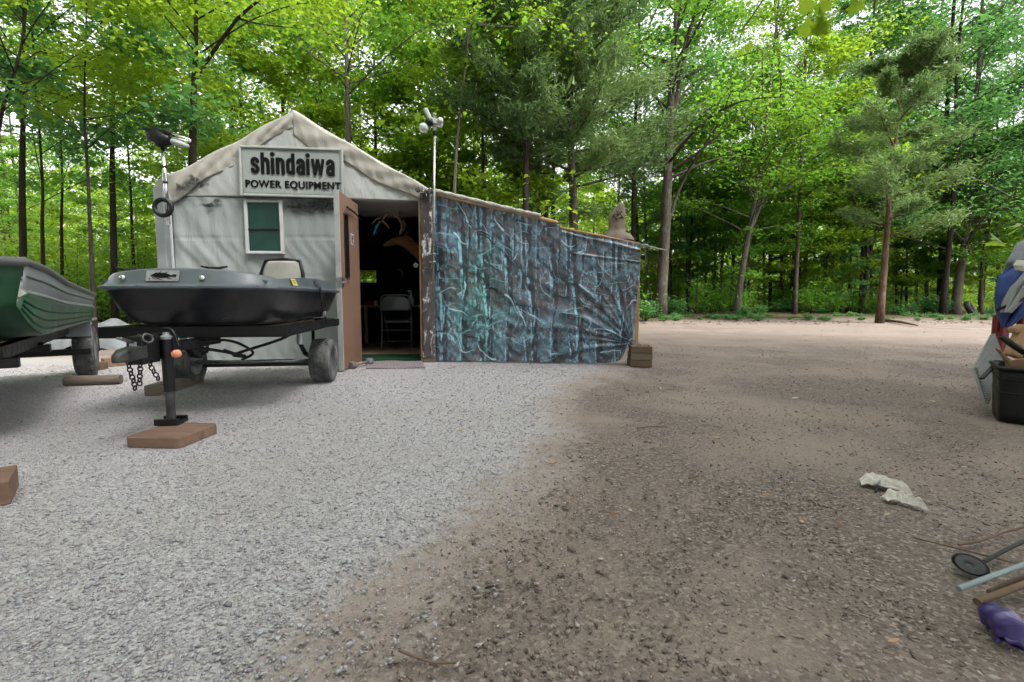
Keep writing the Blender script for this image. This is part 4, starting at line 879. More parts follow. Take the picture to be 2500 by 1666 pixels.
# deer head
dm = empty('deer_mount', at(1030, 600, 7.0)); tag(dm, 'brown deer head mount with antlers facing left inside the doorway', 'deer mount')
dk = at(1030, 600, 7.0)
def dv(u, v, dy=0.0): return at(u, v, 7.0 + dy) - dk
def skin(name, verts, edges, mat, parent, lev=2):
    me = bpy.data.meshes.new(name); me.from_pydata([v[0] for v in verts], edges, []); me.update(); o = bpy.data.objects.new(name, me); link(o, parent); me.materials.append(mat)
    o.modifiers.new('skin', 'SKIN'); o.modifiers['skin'].use_smooth_shade = True
    for d, v in zip(me.skin_vertices[0].data, verts): d.radius = v[1]
    me.skin_vertices[0].data[0].use_root = True
    s = o.modifiers.new('sub', 'SUBSURF'); s.levels = lev; s.render_levels = lev
    return o
V = [(dv(1046, 632), (.20, .15)), (dv(1028, 618), (.16, .12)), (dv(1006, 604), (.115, .095)), (dv(988, 592), (.088, .08)), (dv(974, 587), (.080, .075)), (dv(960, 591), (.062, .058)), (dv(946, 596), (.044, .042)), (dv(935, 599), (.030, .032))]
skin('head_and_neck', V, [(i, i + 1) for i in range(7)], M_('deer_fur'), dm)
for s, (u, v) in ((-1, (1010, 588)), (1, (1000, 566))):
    mb = MB(); a = dv(984, 580, s * .05); b = dv(u, v, s * .14); 
    def earf(i, j, a=a, b=b, s=s): 
        p = a.lerp(b, i); wdt = .04 * math.sin(min(1, i * 1.15 + .12) * 2.9); return p + Vector((0.2, .2 * s, 1)).normalized() * wdt * (j - .5) * 2 + Vector((0, -.02 * s, 0)) * (1 - (2 * j - 1) ** 2)
    mb.grid(earf, 10, 6); mb.build('ear', M_('deer_fur'), dm, True, solid=.006)
mb = MB(); mb.lathe(dv(932, 599, 0), (-1, 0, -.2), [(.026, 0), (.022, .014), (.0, .02)], 12); mb.build('nose', M_('black_plastic'), dm, True)
for s in (-1, 1): mb = MB(); mb.lathe(dv(967, 581, s * .062), (0, s, .1), [(.014, -.008), (.011, .004), (0, .008)], 12); mb.build('eye', M_('letter_black'), dm, True)
for s in (-1, 1):
    mb = MB(); a = dv(976, 572, s * .04); p = [a, a + Vector((.05, s * .08, .09)), a + Vector((.04, s * .17, .17)), a + Vector((-.05, s * .20, .24)), a + Vector((-.13, s * .16, .28))]
    c_ = curve_pts(p, 10); mb.tube(c_, [.015 * (1 - .07 * i) for i in range(11)], 7)
    for k, L in ((3, .10), (5, .14), (7, .11)): mb.tube([c_[k], c_[k] + Vector((-.02, 0, L * .5)), c_[k] + Vector((-.01, -s * .02, L))], [.009, .007, .002], 6)
    mb.build('antler', M_('antler'), dm, True)
mb = MB(); mb.lathe(dv(1054, 630, 0), (1, 0, 0), [(.001, 0), (.20, .002), (.22, .02), (.21, .03)], 24); mb.build('plaque', M_('timber_red'), dm)
# hanging antlers with a blue ribbon, crescent, flower
ha = empty('antler_rack', at(932, 545, 6.9)); tag(ha, 'red-brown antler rack hanging under the ceiling inside the door', 'antlers'); hk = at(932, 545, 6.9)
mb = MB()
for pts in (((938, 512), (940, 528), (934, 540), (924, 545)), ((934, 540), (944, 550), (951, 560)), ((930, 532), (918, 536), (908, 548)), ((940, 528), (946, 520))): mb.tube([at(u, v, 6.9) - hk for u, v in pts], [.016 - .003 * i for i in range(len(pts))], 7)
mb.build('antler', M_('antler'), ha, True)
rb = empty('blue_ribbon', at(918, 560, 6.85)); tag(rb, 'bright blue ribbon dangling from the antler rack', 'ribbon'); rk_ = at(918, 560, 6.85)
mb = MB()
for pts in (((927, 540), (922, 552), (915, 565), (912, 575)), ((924, 545), (914, 556), (918, 568), (922, 575))): mb.tube([at(u, v, 6.85 + .01 * i) - rk_ for i, (u, v) in enumerate(pts)], .012, 6, squash=.35)
mb.build('strip', pmat('ribbon_blue', (.03, .26, .42)), rb, True)
cr = empty('crescent', at(973, 668, 8.8)); tag(cr, 'pale crescent-shaped ornament on the dark back of the shed', 'ornament'); kk = at(973, 668, 8.8)
mb = MB(); mb.tube([Vector((.07 * math.cos(R(a)), 0, .07 * math.sin(R(a)))) for a in range(-50, 130, 15)], [.003 + .010 * math.sin((i + .5) / 12 * math.pi) for i in range(12)], 6); mb.build('horn', M_('seat_vinyl'), cr, True)
fl = empty('flower_ornament', at(1015, 648, 6.42)); tag(fl, 'small cream five-petal flower ornament beside the taped post', 'ornament')
for k in range(5): mb = MB(); a = k * 1.2566 + .3; mb.lathe((.022 * math.cos(a), 0, .022 * math.sin(a)), (0, -1, 0), [(.015, 0), (.013, .006), (0, .009)], 10); mb.build('petal', M_('seat_vinyl'), fl, True)
mb = MB(); mb.lathe((0, 0, 0), (0, -1, 0), [(.011, 0), (.009, .01), (0, .012)], 10); mb.build('flower_centre', M_('cardboard'), fl, True)
# doormat and dumbbell
q = [gnd(893, 902), gnd(1038, 900), gnd(1030, 884), gnd(898, 884)]
dmx = empty('doormat', q[0]); tag(dmx, 'faded pink woven doormat lying at the threshold', 'doormat')
mb = MB(); mb.grid(lambda i, j: q[0].lerp(q[1], i).lerp(q[3].lerp(q[2], i), j) - q[0] + Vector((0, 0, .016 + .003 * math.sin(i * 120) + .004 * math.sin(i * 9 + j * 4))), 120, 10); mb.build('weave', M_('mat_pink'), dmx, True, solid=.012)
e0, e1 = gnd(862, 901), gnd(902, 892); db = empty('dumbbell', (e0 + e1) / 2 + Vector((0, 0, .045))); tag(db, 'rusty grey hex dumbbell propping the open door', 'dumbbell'); ax = (e1 - e0).normalized(); hl = (e1 - e0).length / 2
mb = MB(); mb.tube([-ax * hl, ax * hl], .016, 10); mb.build('handle', pmat('rusty_steel', (.32, .22, .16), (.20, .13, .10), 20, .6, .4), db, True)
for s in (-1, 1): mb = MB(); mb.lathe(ax * s * hl, ax, [(.036, -.045), (.045, -.038), (.045, .038), (.036, .045)], 6); mb.build('hex_head', pmat('iron_blue_grey', (.16, .19, .23), (.14, .10, .08), 9, .6, .2), db, bevel=.004)

# ------------------------------------------------------------------ camouflage tarp and lean-to
YA, YB = 6.27, 5.92
def yT(u): return lerp(YA, YB, np.clip((u - 1063) / (1562 - 1063), -.1, 1.2))
CW, CHH = 420, 300
canvas = np.zeros((CHH, CW, 3)); yy_, xx_ = np.mgrid[0:CHH, 0:CW].astype(float)
def sn(x, y, s, sd): return vnoise(x, y, s, sd)
per = 92.0
def vgrid(sx, sy, seed, rep=False):
    """value noise on a random lattice; rep repeats it like a printed roll"""
    r = np.random.default_rng(seed); gw, gh = (max(2, int(round(per / sx))) if rep else int(CW / sx) + 3), int(CHH / sy) + 3
    g_ = r.uniform(0, 1, (gh, gw)); fx, fy_ = xx_ / (per / gw if rep else sx), yy_ / sy; x0, y0 = fx.astype(int), fy_.astype(int); tx, ty = fx - x0, fy_ - y0; tx, ty = tx * tx * (3 - 2 * tx), ty * ty * (3 - 2 * ty)
    xa, xb = (x0 % gw, (x0 + 1) % gw) if rep else (x0, x0 + 1)
    return (g_[y0, xa] * (1 - tx) + g_[y0, xb] * tx) * (1 - ty) + (g_[y0 + 1, xa] * (1 - tx) + g_[y0 + 1, xb] * tx) * ty
def fb(sx, sy, seed, rep=False): return .5 * vgrid(sx, sy, seed, rep) + .28 * vgrid(sx / 2, sy / 2, seed + 1, rep) + .15 * vgrid(max(1.5, sx / 4), max(1.5, sy / 4), seed + 2) + .07 * vgrid(1.5, 1.5, seed + 3)
tone = fb(26, 34, 201, True); fine = fb(5, 7, 205); leafy = fb(3, 3, 209); patch = fb(18, 15, 221, True)
canvas[:] = np.array([.040, .047, .056])
canvas += np.clip((tone - .34) * 3.0, 0, 1)[..., None] * (.1 + 1.3 * fine)[..., None] * np.array([.052, .10, .125])
canvas *= .75; lw = (np.clip((fb(3, 6, 230) - .50) * 9, 0, 1) * np.clip((patch - .36) * 5, .15, 1))[..., None]; canvas = canvas * (1 - .9 * lw) + lw * .9 * np.array([.105, .165, .20])            # leaf scraps, pale
lb_ = np.clip((fb(4, 4, 236) - .53) * 10, 0, 1)[..., None] * np.clip((fb(22, 18, 217, True) - .44) * 6, 0, 1)[..., None]; canvas = canvas * (1 - .8 * lb_) + lb_ * .8 * np.array([.095, .055, .055])
for k, (c0, wd) in enumerate(((8, 7.0), (31, 4.0), (52, 8.0), (71, 3.2), (84, 4.5))):       # trunks of the printed woods: dark core, pale lit flank
    lean = 3.0 * np.sin(yy_ / 47 + k) + (.05 if k % 2 else -.04) * yy_; d = ((xx_ + lean - c0 + per / 2) % per) - per / 2
    brk = np.clip((fb(14, 26, 250 + 7 * k, True) - .34) * 6, 0, 1); rough = 2.2 * (fine - .5) * 2
    core = (np.clip(wd - np.abs(d) + rough, 0, 1) * brk)[..., None]; canvas = canvas * (1 - .88 * core) + core * .88 * np.array([.016, .018, .024]) * (.5 + 1.4 * fine)[..., None]
    flank = (np.clip(wd * .42 - np.abs(d + wd * .75) + rough * .7, 0, 1) * brk * np.clip((fb(5, 12, 270 + 7 * k) - .36) * 5, 0, 1))[..., None]
    canvas = canvas * (1 - .85 * flank) + flank * .85 * np.array([.15, .245, .285]) * (.55 + 1.0 * leafy)[..., None]
pr2 = random.Random(12)
def stroke(pts, w0, w1, c, k=.8):
    for (a, b, ta, tb) in [(pts[i], pts[i + 1], i / (len(pts) - 1), (i + 1) / (len(pts) - 1)) for i in range(len(pts) - 1)]:
        x0, y0, x1, y1 = a[0], a[1], b[0], b[1]; wm = max(w0, w1) + 2
        X0, X1 = int(max(0, min(x0, x1) - wm)), int(min(CW, max(x0, x1) + wm + 1)); Y0, Y1 = int(max(0, min(y0, y1) - wm)), int(min(CHH, max(y0, y1) + wm + 1))
        if X0 >= X1 or Y0 >= Y1: continue
        gx, gy_ = xx_[Y0:Y1, X0:X1], yy_[Y0:Y1, X0:X1]; L2 = (x1 - x0) ** 2 + (y1 - y0) ** 2 + 1e-6; t = np.clip(((gx - x0) * (x1 - x0) + (gy_ - y0) * (y1 - y0)) / L2, 0, 1)
        d = np.hypot(gx - x0 - t * (x1 - x0), gy_ - y0 - t * (y1 - y0)); wd = lerp(lerp(w0, w1, ta), lerp(w0, w1, tb), t); al = np.clip((wd - d) + .5, 0, 1)[..., None] * k * (.45 + .9 * leafy[Y0:Y1, X0:X1, None])
        al = np.clip(al, 0, 1); canvas[Y0:Y1, X0:X1] = canvas[Y0:Y1, X0:X1] * (1 - al) + al * np.array(c)
for k in range(210):
    x, y, a = pr2.uniform(-20, CW), pr2.uniform(-10, CHH), pr2.choice((pr2.uniform(-.8, .2), pr2.uniform(2.8, 3.9), pr2.uniform(.6, 1.2), pr2.uniform(-.5, .3))); pts = [(x, y)]; L = pr2.uniform(14, 60); dk = pr2.random() < .38
    for s_ in range(8): a += pr2.uniform(-.42, .42); x += math.cos(a) * L / 8; y += math.sin(a) * L / 8; pts.append((x, y))
    w_ = pr2.choice((.5, .5, .6, .7, .9, 1.4, 2.0)); w_ = w_ * 1.3 if dk else w_
    stroke(pts, w_, .4, (.008, .010, .015) if dk else ((.24, .33, .36) if pr2.random() > .6 else (.11, .19, .215)), .8)
canvas = canvas * (.75 + .5 * rng.uniform(0, 1, (CHH, CW, 1)))
gr = np.clip(1.1 - np.hypot((xx_ - 88) / 88, (yy_ - 175) / 125), 0, 1)[..., None]; canvas = canvas * (1 - .4 * gr) + .4 * gr * canvas * np.array([.7, 1.6, 1.05])
canvas = np.clip(canvas * 8.5, 0, 4) ** 1.2 / 8.5 * np.array([1.75, 1.78, 1.92])
TIE = (1546, 838)
def tarp_uv(i, j):
    """i 0..1 left-right, j 0..1 top-bottom -> photo pixel of the flat cloth"""
    u = lerp(1060, 1562, i)
    tv = np.interp(u, [1060, 1364, 1378, 1562], [478, 548, 562, 597]); bv = np.interp(u, [1060, 1120, 1300, 1480, 1520, 1550], [880, 882, 884, 887, 880, 842])
    v = lerp(tv, bv, j); uu = u - 16 * max(0, (i - .86) / .14) * math.sin(min(1, j) * math.pi * .5) * j
    return uu, v
def fold(u, v):
    dx, dy = u - TIE[0], v - TIE[1]; d = math.hypot(dx, dy) + 1e-3; a = math.degrees(math.atan2(-dy, -dx))     # 0 = left, 90 = up
    o = 0.0
    for (a0, wd, amp, ln) in ((64, 3.2, .040, 330), (47, 3.4, .030, 260), (83, 3.0, .024, 240), (24, 3.6, .050, 300), (12, 3.0, .028, 380), (36, 2.6, .018, 300), (-9, 4, .045, 190), (3, 2.8, .022, 260), (55, 2.0, .014, 200), (75, 2.0, .014, 200)):
        wa = wd * (.55 + 60 / (d + 60)); o += amp * math.exp(-((a - a0 - 3 * math.sin(d / 60)) / wa) ** 2) * math.exp(-d / ln) * min(1, d / 25)
    o += .022 * math.sin(u / 21 + .6 * math.sin(v / 60)) * math.exp(-((u - 1075) / 45) ** 2)
    o += .012 * math.sin(u / 47 + v / 90) + .005 * math.sin(u / 23 - v / 43 + math.sin(v / 37)) + .0035 * math.sin(u / 14 + v / 50 + 2.2 * math.sin(v / 45)) * (.5 + .5 * math.sin(v / 61 + u / 83)) + .004 * math.sin((u * .6 + v) / 21 + math.sin(u / 60)) + .0012 * math.sin(u / 7.5 + v / 6 + 2 * math.sin(v / 31)) + .002 * math.sin(v / 4.3 - u / 8 + math.sin(u / 17) * 2)
    o += .012 * math.sin(u / 15 + 1.5) * math.exp(-((v - 880) / 22) ** 2)
    if u > 1370: o += .020 * math.exp(-((v - np.interp(u, [1370, 1562], [567, 612])) / 4.5) ** 2)
    o += .012 * math.exp(-((v - np.interp(u, [1400, 1562], [620, 641])) / 3.0) ** 2) * (1 if u > 1400 else 0)
    return o
nu_, nv_ = 420, 300; V = []; C = []
for j in range(nv_ + 1):
    for i in range(nu_ + 1):
        u, v = tarp_uv(i / nu_, j / nv_); p = at(u, v, float(yT(u))); p.y -= fold(u, v) * 1.0; p.z = max(p.z, .006); V.append(tuple(p))
        cxx, cyy = i / nu_ * (CW - 1.001), j / nv_ * (CHH - 1.001); C.append((*canvas[int(cyy), int(cxx)], 1))
V = np.array(V); T0 = at(1063, 881, YA); T0.z = 0
tp = empty('camo_tarp', T0); tag(tp, 'blue-green camouflage tarp with a woodland print, tied to the timber blocks', 'tarp')
I = np.arange((nu_ + 1) * (nv_ + 1)).reshape(nv_ + 1, nu_ + 1); Fq = np.stack([I[:-1, :-1], I[1:, :-1], I[1:, 1:], I[:-1, 1:]], -1).reshape(-1, 4)
m, nt = newmat('camo_print'); a_ = N(nt, 'Attribute', attribute_name='Col'); f = noise(nt, coords(nt), 60, 3, .6)
finish(nt, a_.outputs['Color'], .30, 0, .6, f, .06, .003)
o = mesh_np('sheet', V - np.array(T0), Fq, m, tp, C, True)
mb = MB(); tpn = at(*TIE, YB - .03); mb.tube([tpn - T0, at(1552, 829, YB - .06) - T0, at(1560, 838, YB - .10) - T0, at(1566, 845, YB - .12) - T0], .006, 6); mb.tube([at(1548, 800, YB - .02) - T0, tpn - T0, at(1543, 846, YB - .03) - T0], [.004, .012, .006], 6); mb.build('tie_cord', M_('pale_cloth'), tp, True)
lt = empty('lean_to', (T0.x, T0.y + .1, 0)); LT = Vector(lt.location); tag(lt, 'lean-to frame of peeled poles and posts holding the camouflage tarp', 'lean-to')
mb = MB(); pts = curve_pts([at(1050, 470, 6.24), at(1130, 489, 6.20), at(1250, 517, 6.13), at(1362, 544, 6.05)], 16)
mb.tube([p - LT for p in pts], [.034 + .004 * math.sin(i * 2.2) - .0006 * i for i in range(17)], 10, squash=.85); mb.build('roof_pole', M_('timber_tan'), lt, True)
mb = MB(); sh = curve_pts([at(1050, 466, 6.235), at(1140, 487, 6.19), at(1260, 516, 6.12), at(1320, 529, 6.075)], 30); mb.grid(lambda i, j: sh[min(30, int(i * 30))] - LT + Vector((0, -.042 * math.cos((j - .25) * 3.4), .042 * math.sin((j - .1) * 3.0) - .008 + .006 * math.sin(i * 60 + j * 5))), 30, 8); mb.build('plastic_wrap', M_('tarp_roof'), lt, True, solid=.003)
mb = MB(); mb.tube([at(1366, 556, 6.06) - LT, at(1460, 575, 5.99) - LT, at(1562, 596, 5.93) - LT], .014, 8); mb.build('edge_pole', M_('timber_tan'), lt, True)
mb = MB(); mb.tube([at(1550, 594, 5.95) - LT, at(1627, 612, 5.88) - LT], .008, 8); mb.build('rod', M_('galvanised'), lt, True)
mb = MB(); c_ = at(1578, 601, 5.92) - LT; mb.lathe(c_, at(1627, 612, 5.88) - at(1550, 594, 5.95), [(.012, -.03), (.024, -.018), (.026, .0), (.022, .02), (.01, .03)], 12); mb.build('rod_knot', M_('pale_cloth'), lt, True)
mb = MB(); mb.tube([c_, c_ + Vector((-.005, 0, -.12)), c_ + Vector((.01, .01, -.22))], .003, 5); mb.build('loose_cord', M_('pale_cloth'), lt)
for (u, v0, YY) in ((1557, 598, 6.02), (1365, 550, 6.14)):
    t = at(u, v0, YY); mb = MB(); mb.box(Vector((t.x, t.y, t.z / 2)) - LT, (.06, .06, t.z)); mb.build('post', M_('timber_tan'), lt, bevel=.006)
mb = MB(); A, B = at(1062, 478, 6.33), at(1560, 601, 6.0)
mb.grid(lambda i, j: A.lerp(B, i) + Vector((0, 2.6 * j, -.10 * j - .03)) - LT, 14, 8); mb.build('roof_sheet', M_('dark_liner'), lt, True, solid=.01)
for uu in (1120, 1540): mb = MB(); t = at(uu, 560, 8.3); mb.box(Vector((t.x, 8.3, .75)) - LT, (.08, .08, 1.5)); mb.build('post', M_('timber_grey'), lt, bevel=.006)
# weathered carved stump standing on the lean-to roof
sp = at(1505, 588, 6.55); stp_ = empty('carved_stump', sp); tag(stp_, 'weathered tan carved stump with a pointed top above the camouflage tarp', 'carving')
k = 6.55 / F
prof = [(0, -.03, 42), (0, 4, 41), (-2, 14, 34), (-2, 20, 22), (0, 30, 19), (1, 44, 20), (1, 56, 20), (3, 64, 18), (6, 74, 13.5), (8, 82, 9.5), (8, 88, 6), (8, 91, 1)]
mb = MB(); mb.grid(lambda i, j: (lambda q: Vector((q[0] * k + math.cos(i * 6.2832) * q[2] * k * (1 + .06 * math.sin(i * 19 + j * 9)), math.sin(i * 6.2832) * q[2] * k * .85 + (.03 * math.exp(-((j - .62) / .09) ** 2) * max(0, -math.sin(i * 6.2832)) ), q[1] * k)))(prof[min(len(prof) - 1, int(round(j * (len(prof) - 1))))]), 36, len(prof) - 1)
mb.build('stump_body', M_('weathered_wood'), stp_, True)
mb = MB()
for q in range(16):
    a = rng.uniform(-1.5, .75); mb.box(((4 + a * 9) * k, -.085 - .01 * rng.uniform(0, 1), (62 + rng.normal(0, 4)) * k), (.03, .03, .03), Matrix.Rotation(rng.uniform(0, 3), 3, 'Y') @ Matrix.Rotation(rng.uniform(0, 3), 3, 'X'), .6)
mb.build('hollow_crust', M_('timber_grey'), stp_, bevel=.006)
mb = MB(); mb.tube([Vector((x * k, -.095 + .012 * abs(x) / 14, (52 + .02 * x * x + 2.0 * math.sin(x * .4)) * k)) for x in range(-15, 20, 3)], [.012] * 12, 6); mb.build('carved_lip', M_('weathered_wood'), stp_, True)
# stacked timber blocks
fbc = gnd(1565, 897); ang = R(-7); dirb = Vector((math.cos(ang), math.sin(ang), 0)); wb = .262; hb = at(1565, 846, fbc.y).z / 3
names = ['bottom brown timber of the short stack at the tarp corner', 'middle brown timber of the short stack at the tarp corner', 'topmost brown timber of the short stack, with a chipped end'] 
for i in range(3):
    cpos = fbc + Vector((-dirb.y, dirb.x, 0)) * .16; o = empty('timber', (cpos.x, cpos.y, hb * i), ang + (0, .02, -.025)[i]); tag(o, names[i], 'timber', 'timbers stacked at the tarp corner')
    mb = MB(); mb.box((.004 * i, 0, hb / 2), (wb - .006 * i, .32, hb - .004)); mb.build('beam', M_('timber_dark' if i != 1 else 'timber_grey'), o, bevel=.008)
    if i == 2:
        for x in (-.03, .09): mb = MB(); mb.lathe((x, -.13, hb - .004), (0, 0, 1), [(.004, 0), (.004, .014), (.008, .016), (.0, .019)], 8); mb.build('nail', M_('black_paint'), o)

# ------------------------------------------------------------------ poles on the shed
pl = empty('pole_light', (at(1058, 700, 6.10).x, 6.10, at(1058, 690, 6.10).z)); P0 = Vector(pl.location); tag(pl, 'tall steel pole with a white double-headed light clamped to the taped post', 'pole light')
top = at(1061, 318, 6.10); mb = MB(); mb.tube([Vector((0, 0, 0)), top - P0], .0155, 12); mb.build('pole', M_('steel'), pl, True)
mb = MB(); mb.tube([at(1061, 332, 6.10) - P0, at(1061, 320, 6.10) - P0], .0175, 12); mb.build('tape_band', M_('black_plastic'), pl, True)
mb = MB(); mb.tube([at(1061, 320, 6.10) - P0, at(1061, 306, 6.10) - P0], .022, 12); mb.box(at(1066, 300, 6.10) - P0, (.14, .10, .06), Matrix.Rotation(.3, 3, 'Y')); mb.build('head_base', M_('white_plastic'), pl, True, .008, angle=40)
mb = MB(); mb.box(at(1046, 282, 6.09) - P0, (.05, .12, .15), Matrix.Rotation(-.45, 3, 'Y')); mb.build('lamp_head', M_('white_plastic'), pl, bevel=.015)
mb = MB(); mb.lathe(at(1047, 298, 6.06) - P0, (-.3, -1, 0), [(.045, -.04), (.05, .0), (.03, .03), (0, .035)], 16); mb.build('lamp_lens', M_('black_plastic'), pl, True)
mb = MB(); mb.lathe(at(1036, 312, 6.08) - P0, (-.4, -.6, -.5), [(.02, -.05), (.055, -.01), (.06, .02), (.045, .05), (0, .065)], 16); mb.build('lamp_globe', pmat('clear_plastic', (.55, .60, .58), (.45, .5, .48), 9, .15), pl, True)
mb = MB(); mb.lathe(at(1061, 284, 6.10) - P0, (0, 0, 1), [(.014, -.04), (.014, .01), (.022, .012), (.022, .03), (0, .034)], 12); mb.build('sensor', M_('grey_trim'), pl, True)
mb = MB(); mb.lathe(at(1074, 295, 6.06) - P0, (.6, -1, .1), [(.034, -.03), (.036, .02), (.02, .03), (0, .032)], 14); mb.build('lamp_head', M_('white_plastic'), pl, True)
for v in (545, 620, 640): mb = MB(); mb.torus(at(1059.5, v, 6.10) - P0, (0, 0, 1), .02, .006, 16, 6); mb.box(at(1055, v, 6.14) - P0, (.06, .05, .014)); mb.build('clamp', M_('galvanised'), pl)
tm = empty('trolling_motor', at(412, 545, 5.80)); Q0 = Vector(tm.location); tag(tm, 'upright trolling motor with black head and bare tiller at the left shed corner', 'trolling motor'); YM = 5.80
mb = MB(); mb.tube([at(411, 548, YM) - Q0, at(404, 450, YM) - Q0, at(397, 360, YM) - Q0], .0235, 14); mb.build('shaft', M_('chrome'), tm, True)
for v, u in ((408, 401), (446, 404)): mb = MB(); mb.tube([at(u - .3, v - 3, YM) - Q0, at(u + .3, v + 3, YM) - Q0], .0265, 12); mb.build('band', M_('black_plastic'), tm, True)
mb = MB(); kq = YM / F
mb.grid(lambda i, j: at(390, 336, YM) - Q0 + Vector((math.cos(i * 6.2832) * kq * lerp(34, 20, abs(j - .55) * 2) * (1 if j > .2 else .45), math.sin(i * 6.2832) * .09 * (1 - .5 * abs(j - .5)), (j - .55) * 40 * kq + .05 * math.cos(i * 6.2832) * -0.5)), 20, 8); mb.build('motor_head', M_('black_plastic'), tm, True)
mb = MB(); mb.box(at(388, 322, YM) - Q0, (.30, .14, .05), Matrix.Rotation(.16, 3, 'Y')); mb.box(at(393, 348, YM) - Q0, (.10, .10, .10)); mb.build('motor_cover', M_('black_plastic'), tm, bevel=.02)
for (a, b) in (((402, 322), (463, 341)), ((398, 330), (461, 346))): mb = MB(); mb.tube([at(*a, YM - .03) - Q0, at(*b, YM - .06) - Q0], .010, 8); mb.build('tiller_rail', M_('chrome'), tm, True)
mb = MB(); mb.tube([at(463, 341, YM - .06) - Q0, at(464, 346, YM - .07) - Q0, at(461, 347, YM - .06) - Q0], .012, 8); mb.build('tiller_end', M_('white_plastic'), tm, True)
mb = MB(); mb.tube([at(420, 345, YM - .04) - Q0, at(442, 352, YM - .05) - Q0, at(460, 358, YM - .06) - Q0], [.03, .035, .02], 10); mb.build('grip', M_('grey_trim'), tm, True)
wr_ = empty('black_ring', at(398, 507, YM - .05)); tag(wr_, 'small black rubber tyre ring hung on the trolling motor shaft', 'tyre'); mb = MB(); mb.torus((0, 0, 0), (.12, -1, .05), .092, .026, 32, 12); mb.build('ring', M_('black_plastic'), wr_, True)

# ------------------------------------------------------------------ grey pond boat on its black trailer
PHI = R(7); TO = Vector((-2.49, 4.675, 0))
tr_ = empty('boat_trailer', TO, PHI); tag(tr_, 'black flat-bed boat trailer with small wide wheels carrying the blue-grey boat', 'trailer')
BP, GV = M_('black_paint'), M_('galvanised')
XL, XR, Y0_, Y1_ = -.532, .718, -1.29, .13; ZT, ZB = .625, .545
def part(name, mat, parent, fn, **kw): mb = MB(); fn(mb); return mb.build(name, mat, parent, **kw)
part('frame_rail', BP, tr_, lambda m: m.box(((XL + XR) / 2, Y0_ + .03, (ZT + ZB) / 2), (XR - XL, .06, ZT - ZB)), bevel=.004)
part('frame_rail', BP, tr_, lambda m: m.box(((XL + XR) / 2, Y1_ - .03, (ZT + ZB) / 2), (XR - XL, .06, ZT - ZB)), bevel=.004)
for x in (XL + .03, XR - .03): part('frame_rail', BP, tr_, lambda m: m.box((x, (Y0_ + Y1_) / 2, (ZT + ZB) / 2 + .001), (.058, Y1_ - Y0_ - .125, ZT - ZB - .003)), bevel=.004)
for y in (-.85, -.4): part('cross_member', BP, tr_, lambda m: m.box(((XL + XR) / 2, y, ZB + .02), (XR - XL - .125, .05, .045)), bevel=.003)
part('bed_board', M_('timber_dark'), tr_, lambda m: m.box(((XL + XR) / 2, (Y0_ + Y1_) / 2 + .05, ZT - .012), (.9, Y1_ - Y0_ - .25, .018)), bevel=.003)
part('side_extension', BP, tr_, lambda m: m.box((XR - .06, Y1_ + .12, ZT - .05), (.10, .24, .07)), bevel=.004)
part('tongue', BP, tr_, lambda m: (m.box((.12, -1.55, ZB - .03), (.075, 1.0, .06)), m.bar((-.10, -1.28, ZB - .03), (.09, -1.70, ZB - .035), .05, .05)), bevel=.004)
cz = at(300, 868, 2.6).z
def coup(m):
    m.add([Vector(p) for p in ((.085, -1.98, cz - .03), (.185, -1.98, cz - .03), (.185, -1.98, cz + .045), (.085, -1.98, cz + .045), (.10, -2.13, cz - .035), (.17, -2.13, cz - .035), (.165, -2.13, cz + .035), (.105, -2.13, cz + .035), (.115, -2.19, cz - .035), (.155, -2.19, cz - .035), (.15, -2.19, cz + .01), (.12, -2.19, cz + .01))],
          [(0, 1, 2, 3), (0, 4, 5, 1), (1, 5, 6, 2), (2, 6, 7, 3), (3, 7, 4, 0), (4, 8, 9, 5), (5, 9, 10, 6), (6, 10, 11, 7), (7, 11, 8, 4), (11, 10, 9, 8)])
cpl = part('coupler', pmat('dark_iron', (.10, .10, .105), (.045, .043, .042), 14, .4, .7), tr_, coup, bevel=.012)
part('latch_lever', M_('steel'), cpl, lambda m: (m.bar((.13, -2.0, cz + .055), (.12, -2.12, cz + .095), .03, .012), m.box((.13, -2.0, cz + .05), (.04, .05, .03))), bevel=.004)
part('tongue_neck', BP, tr_, lambda m: m.box((.135, -1.94, (cz + ZB) / 2), (.085, .16, ZB - cz + .13)), bevel=.006)
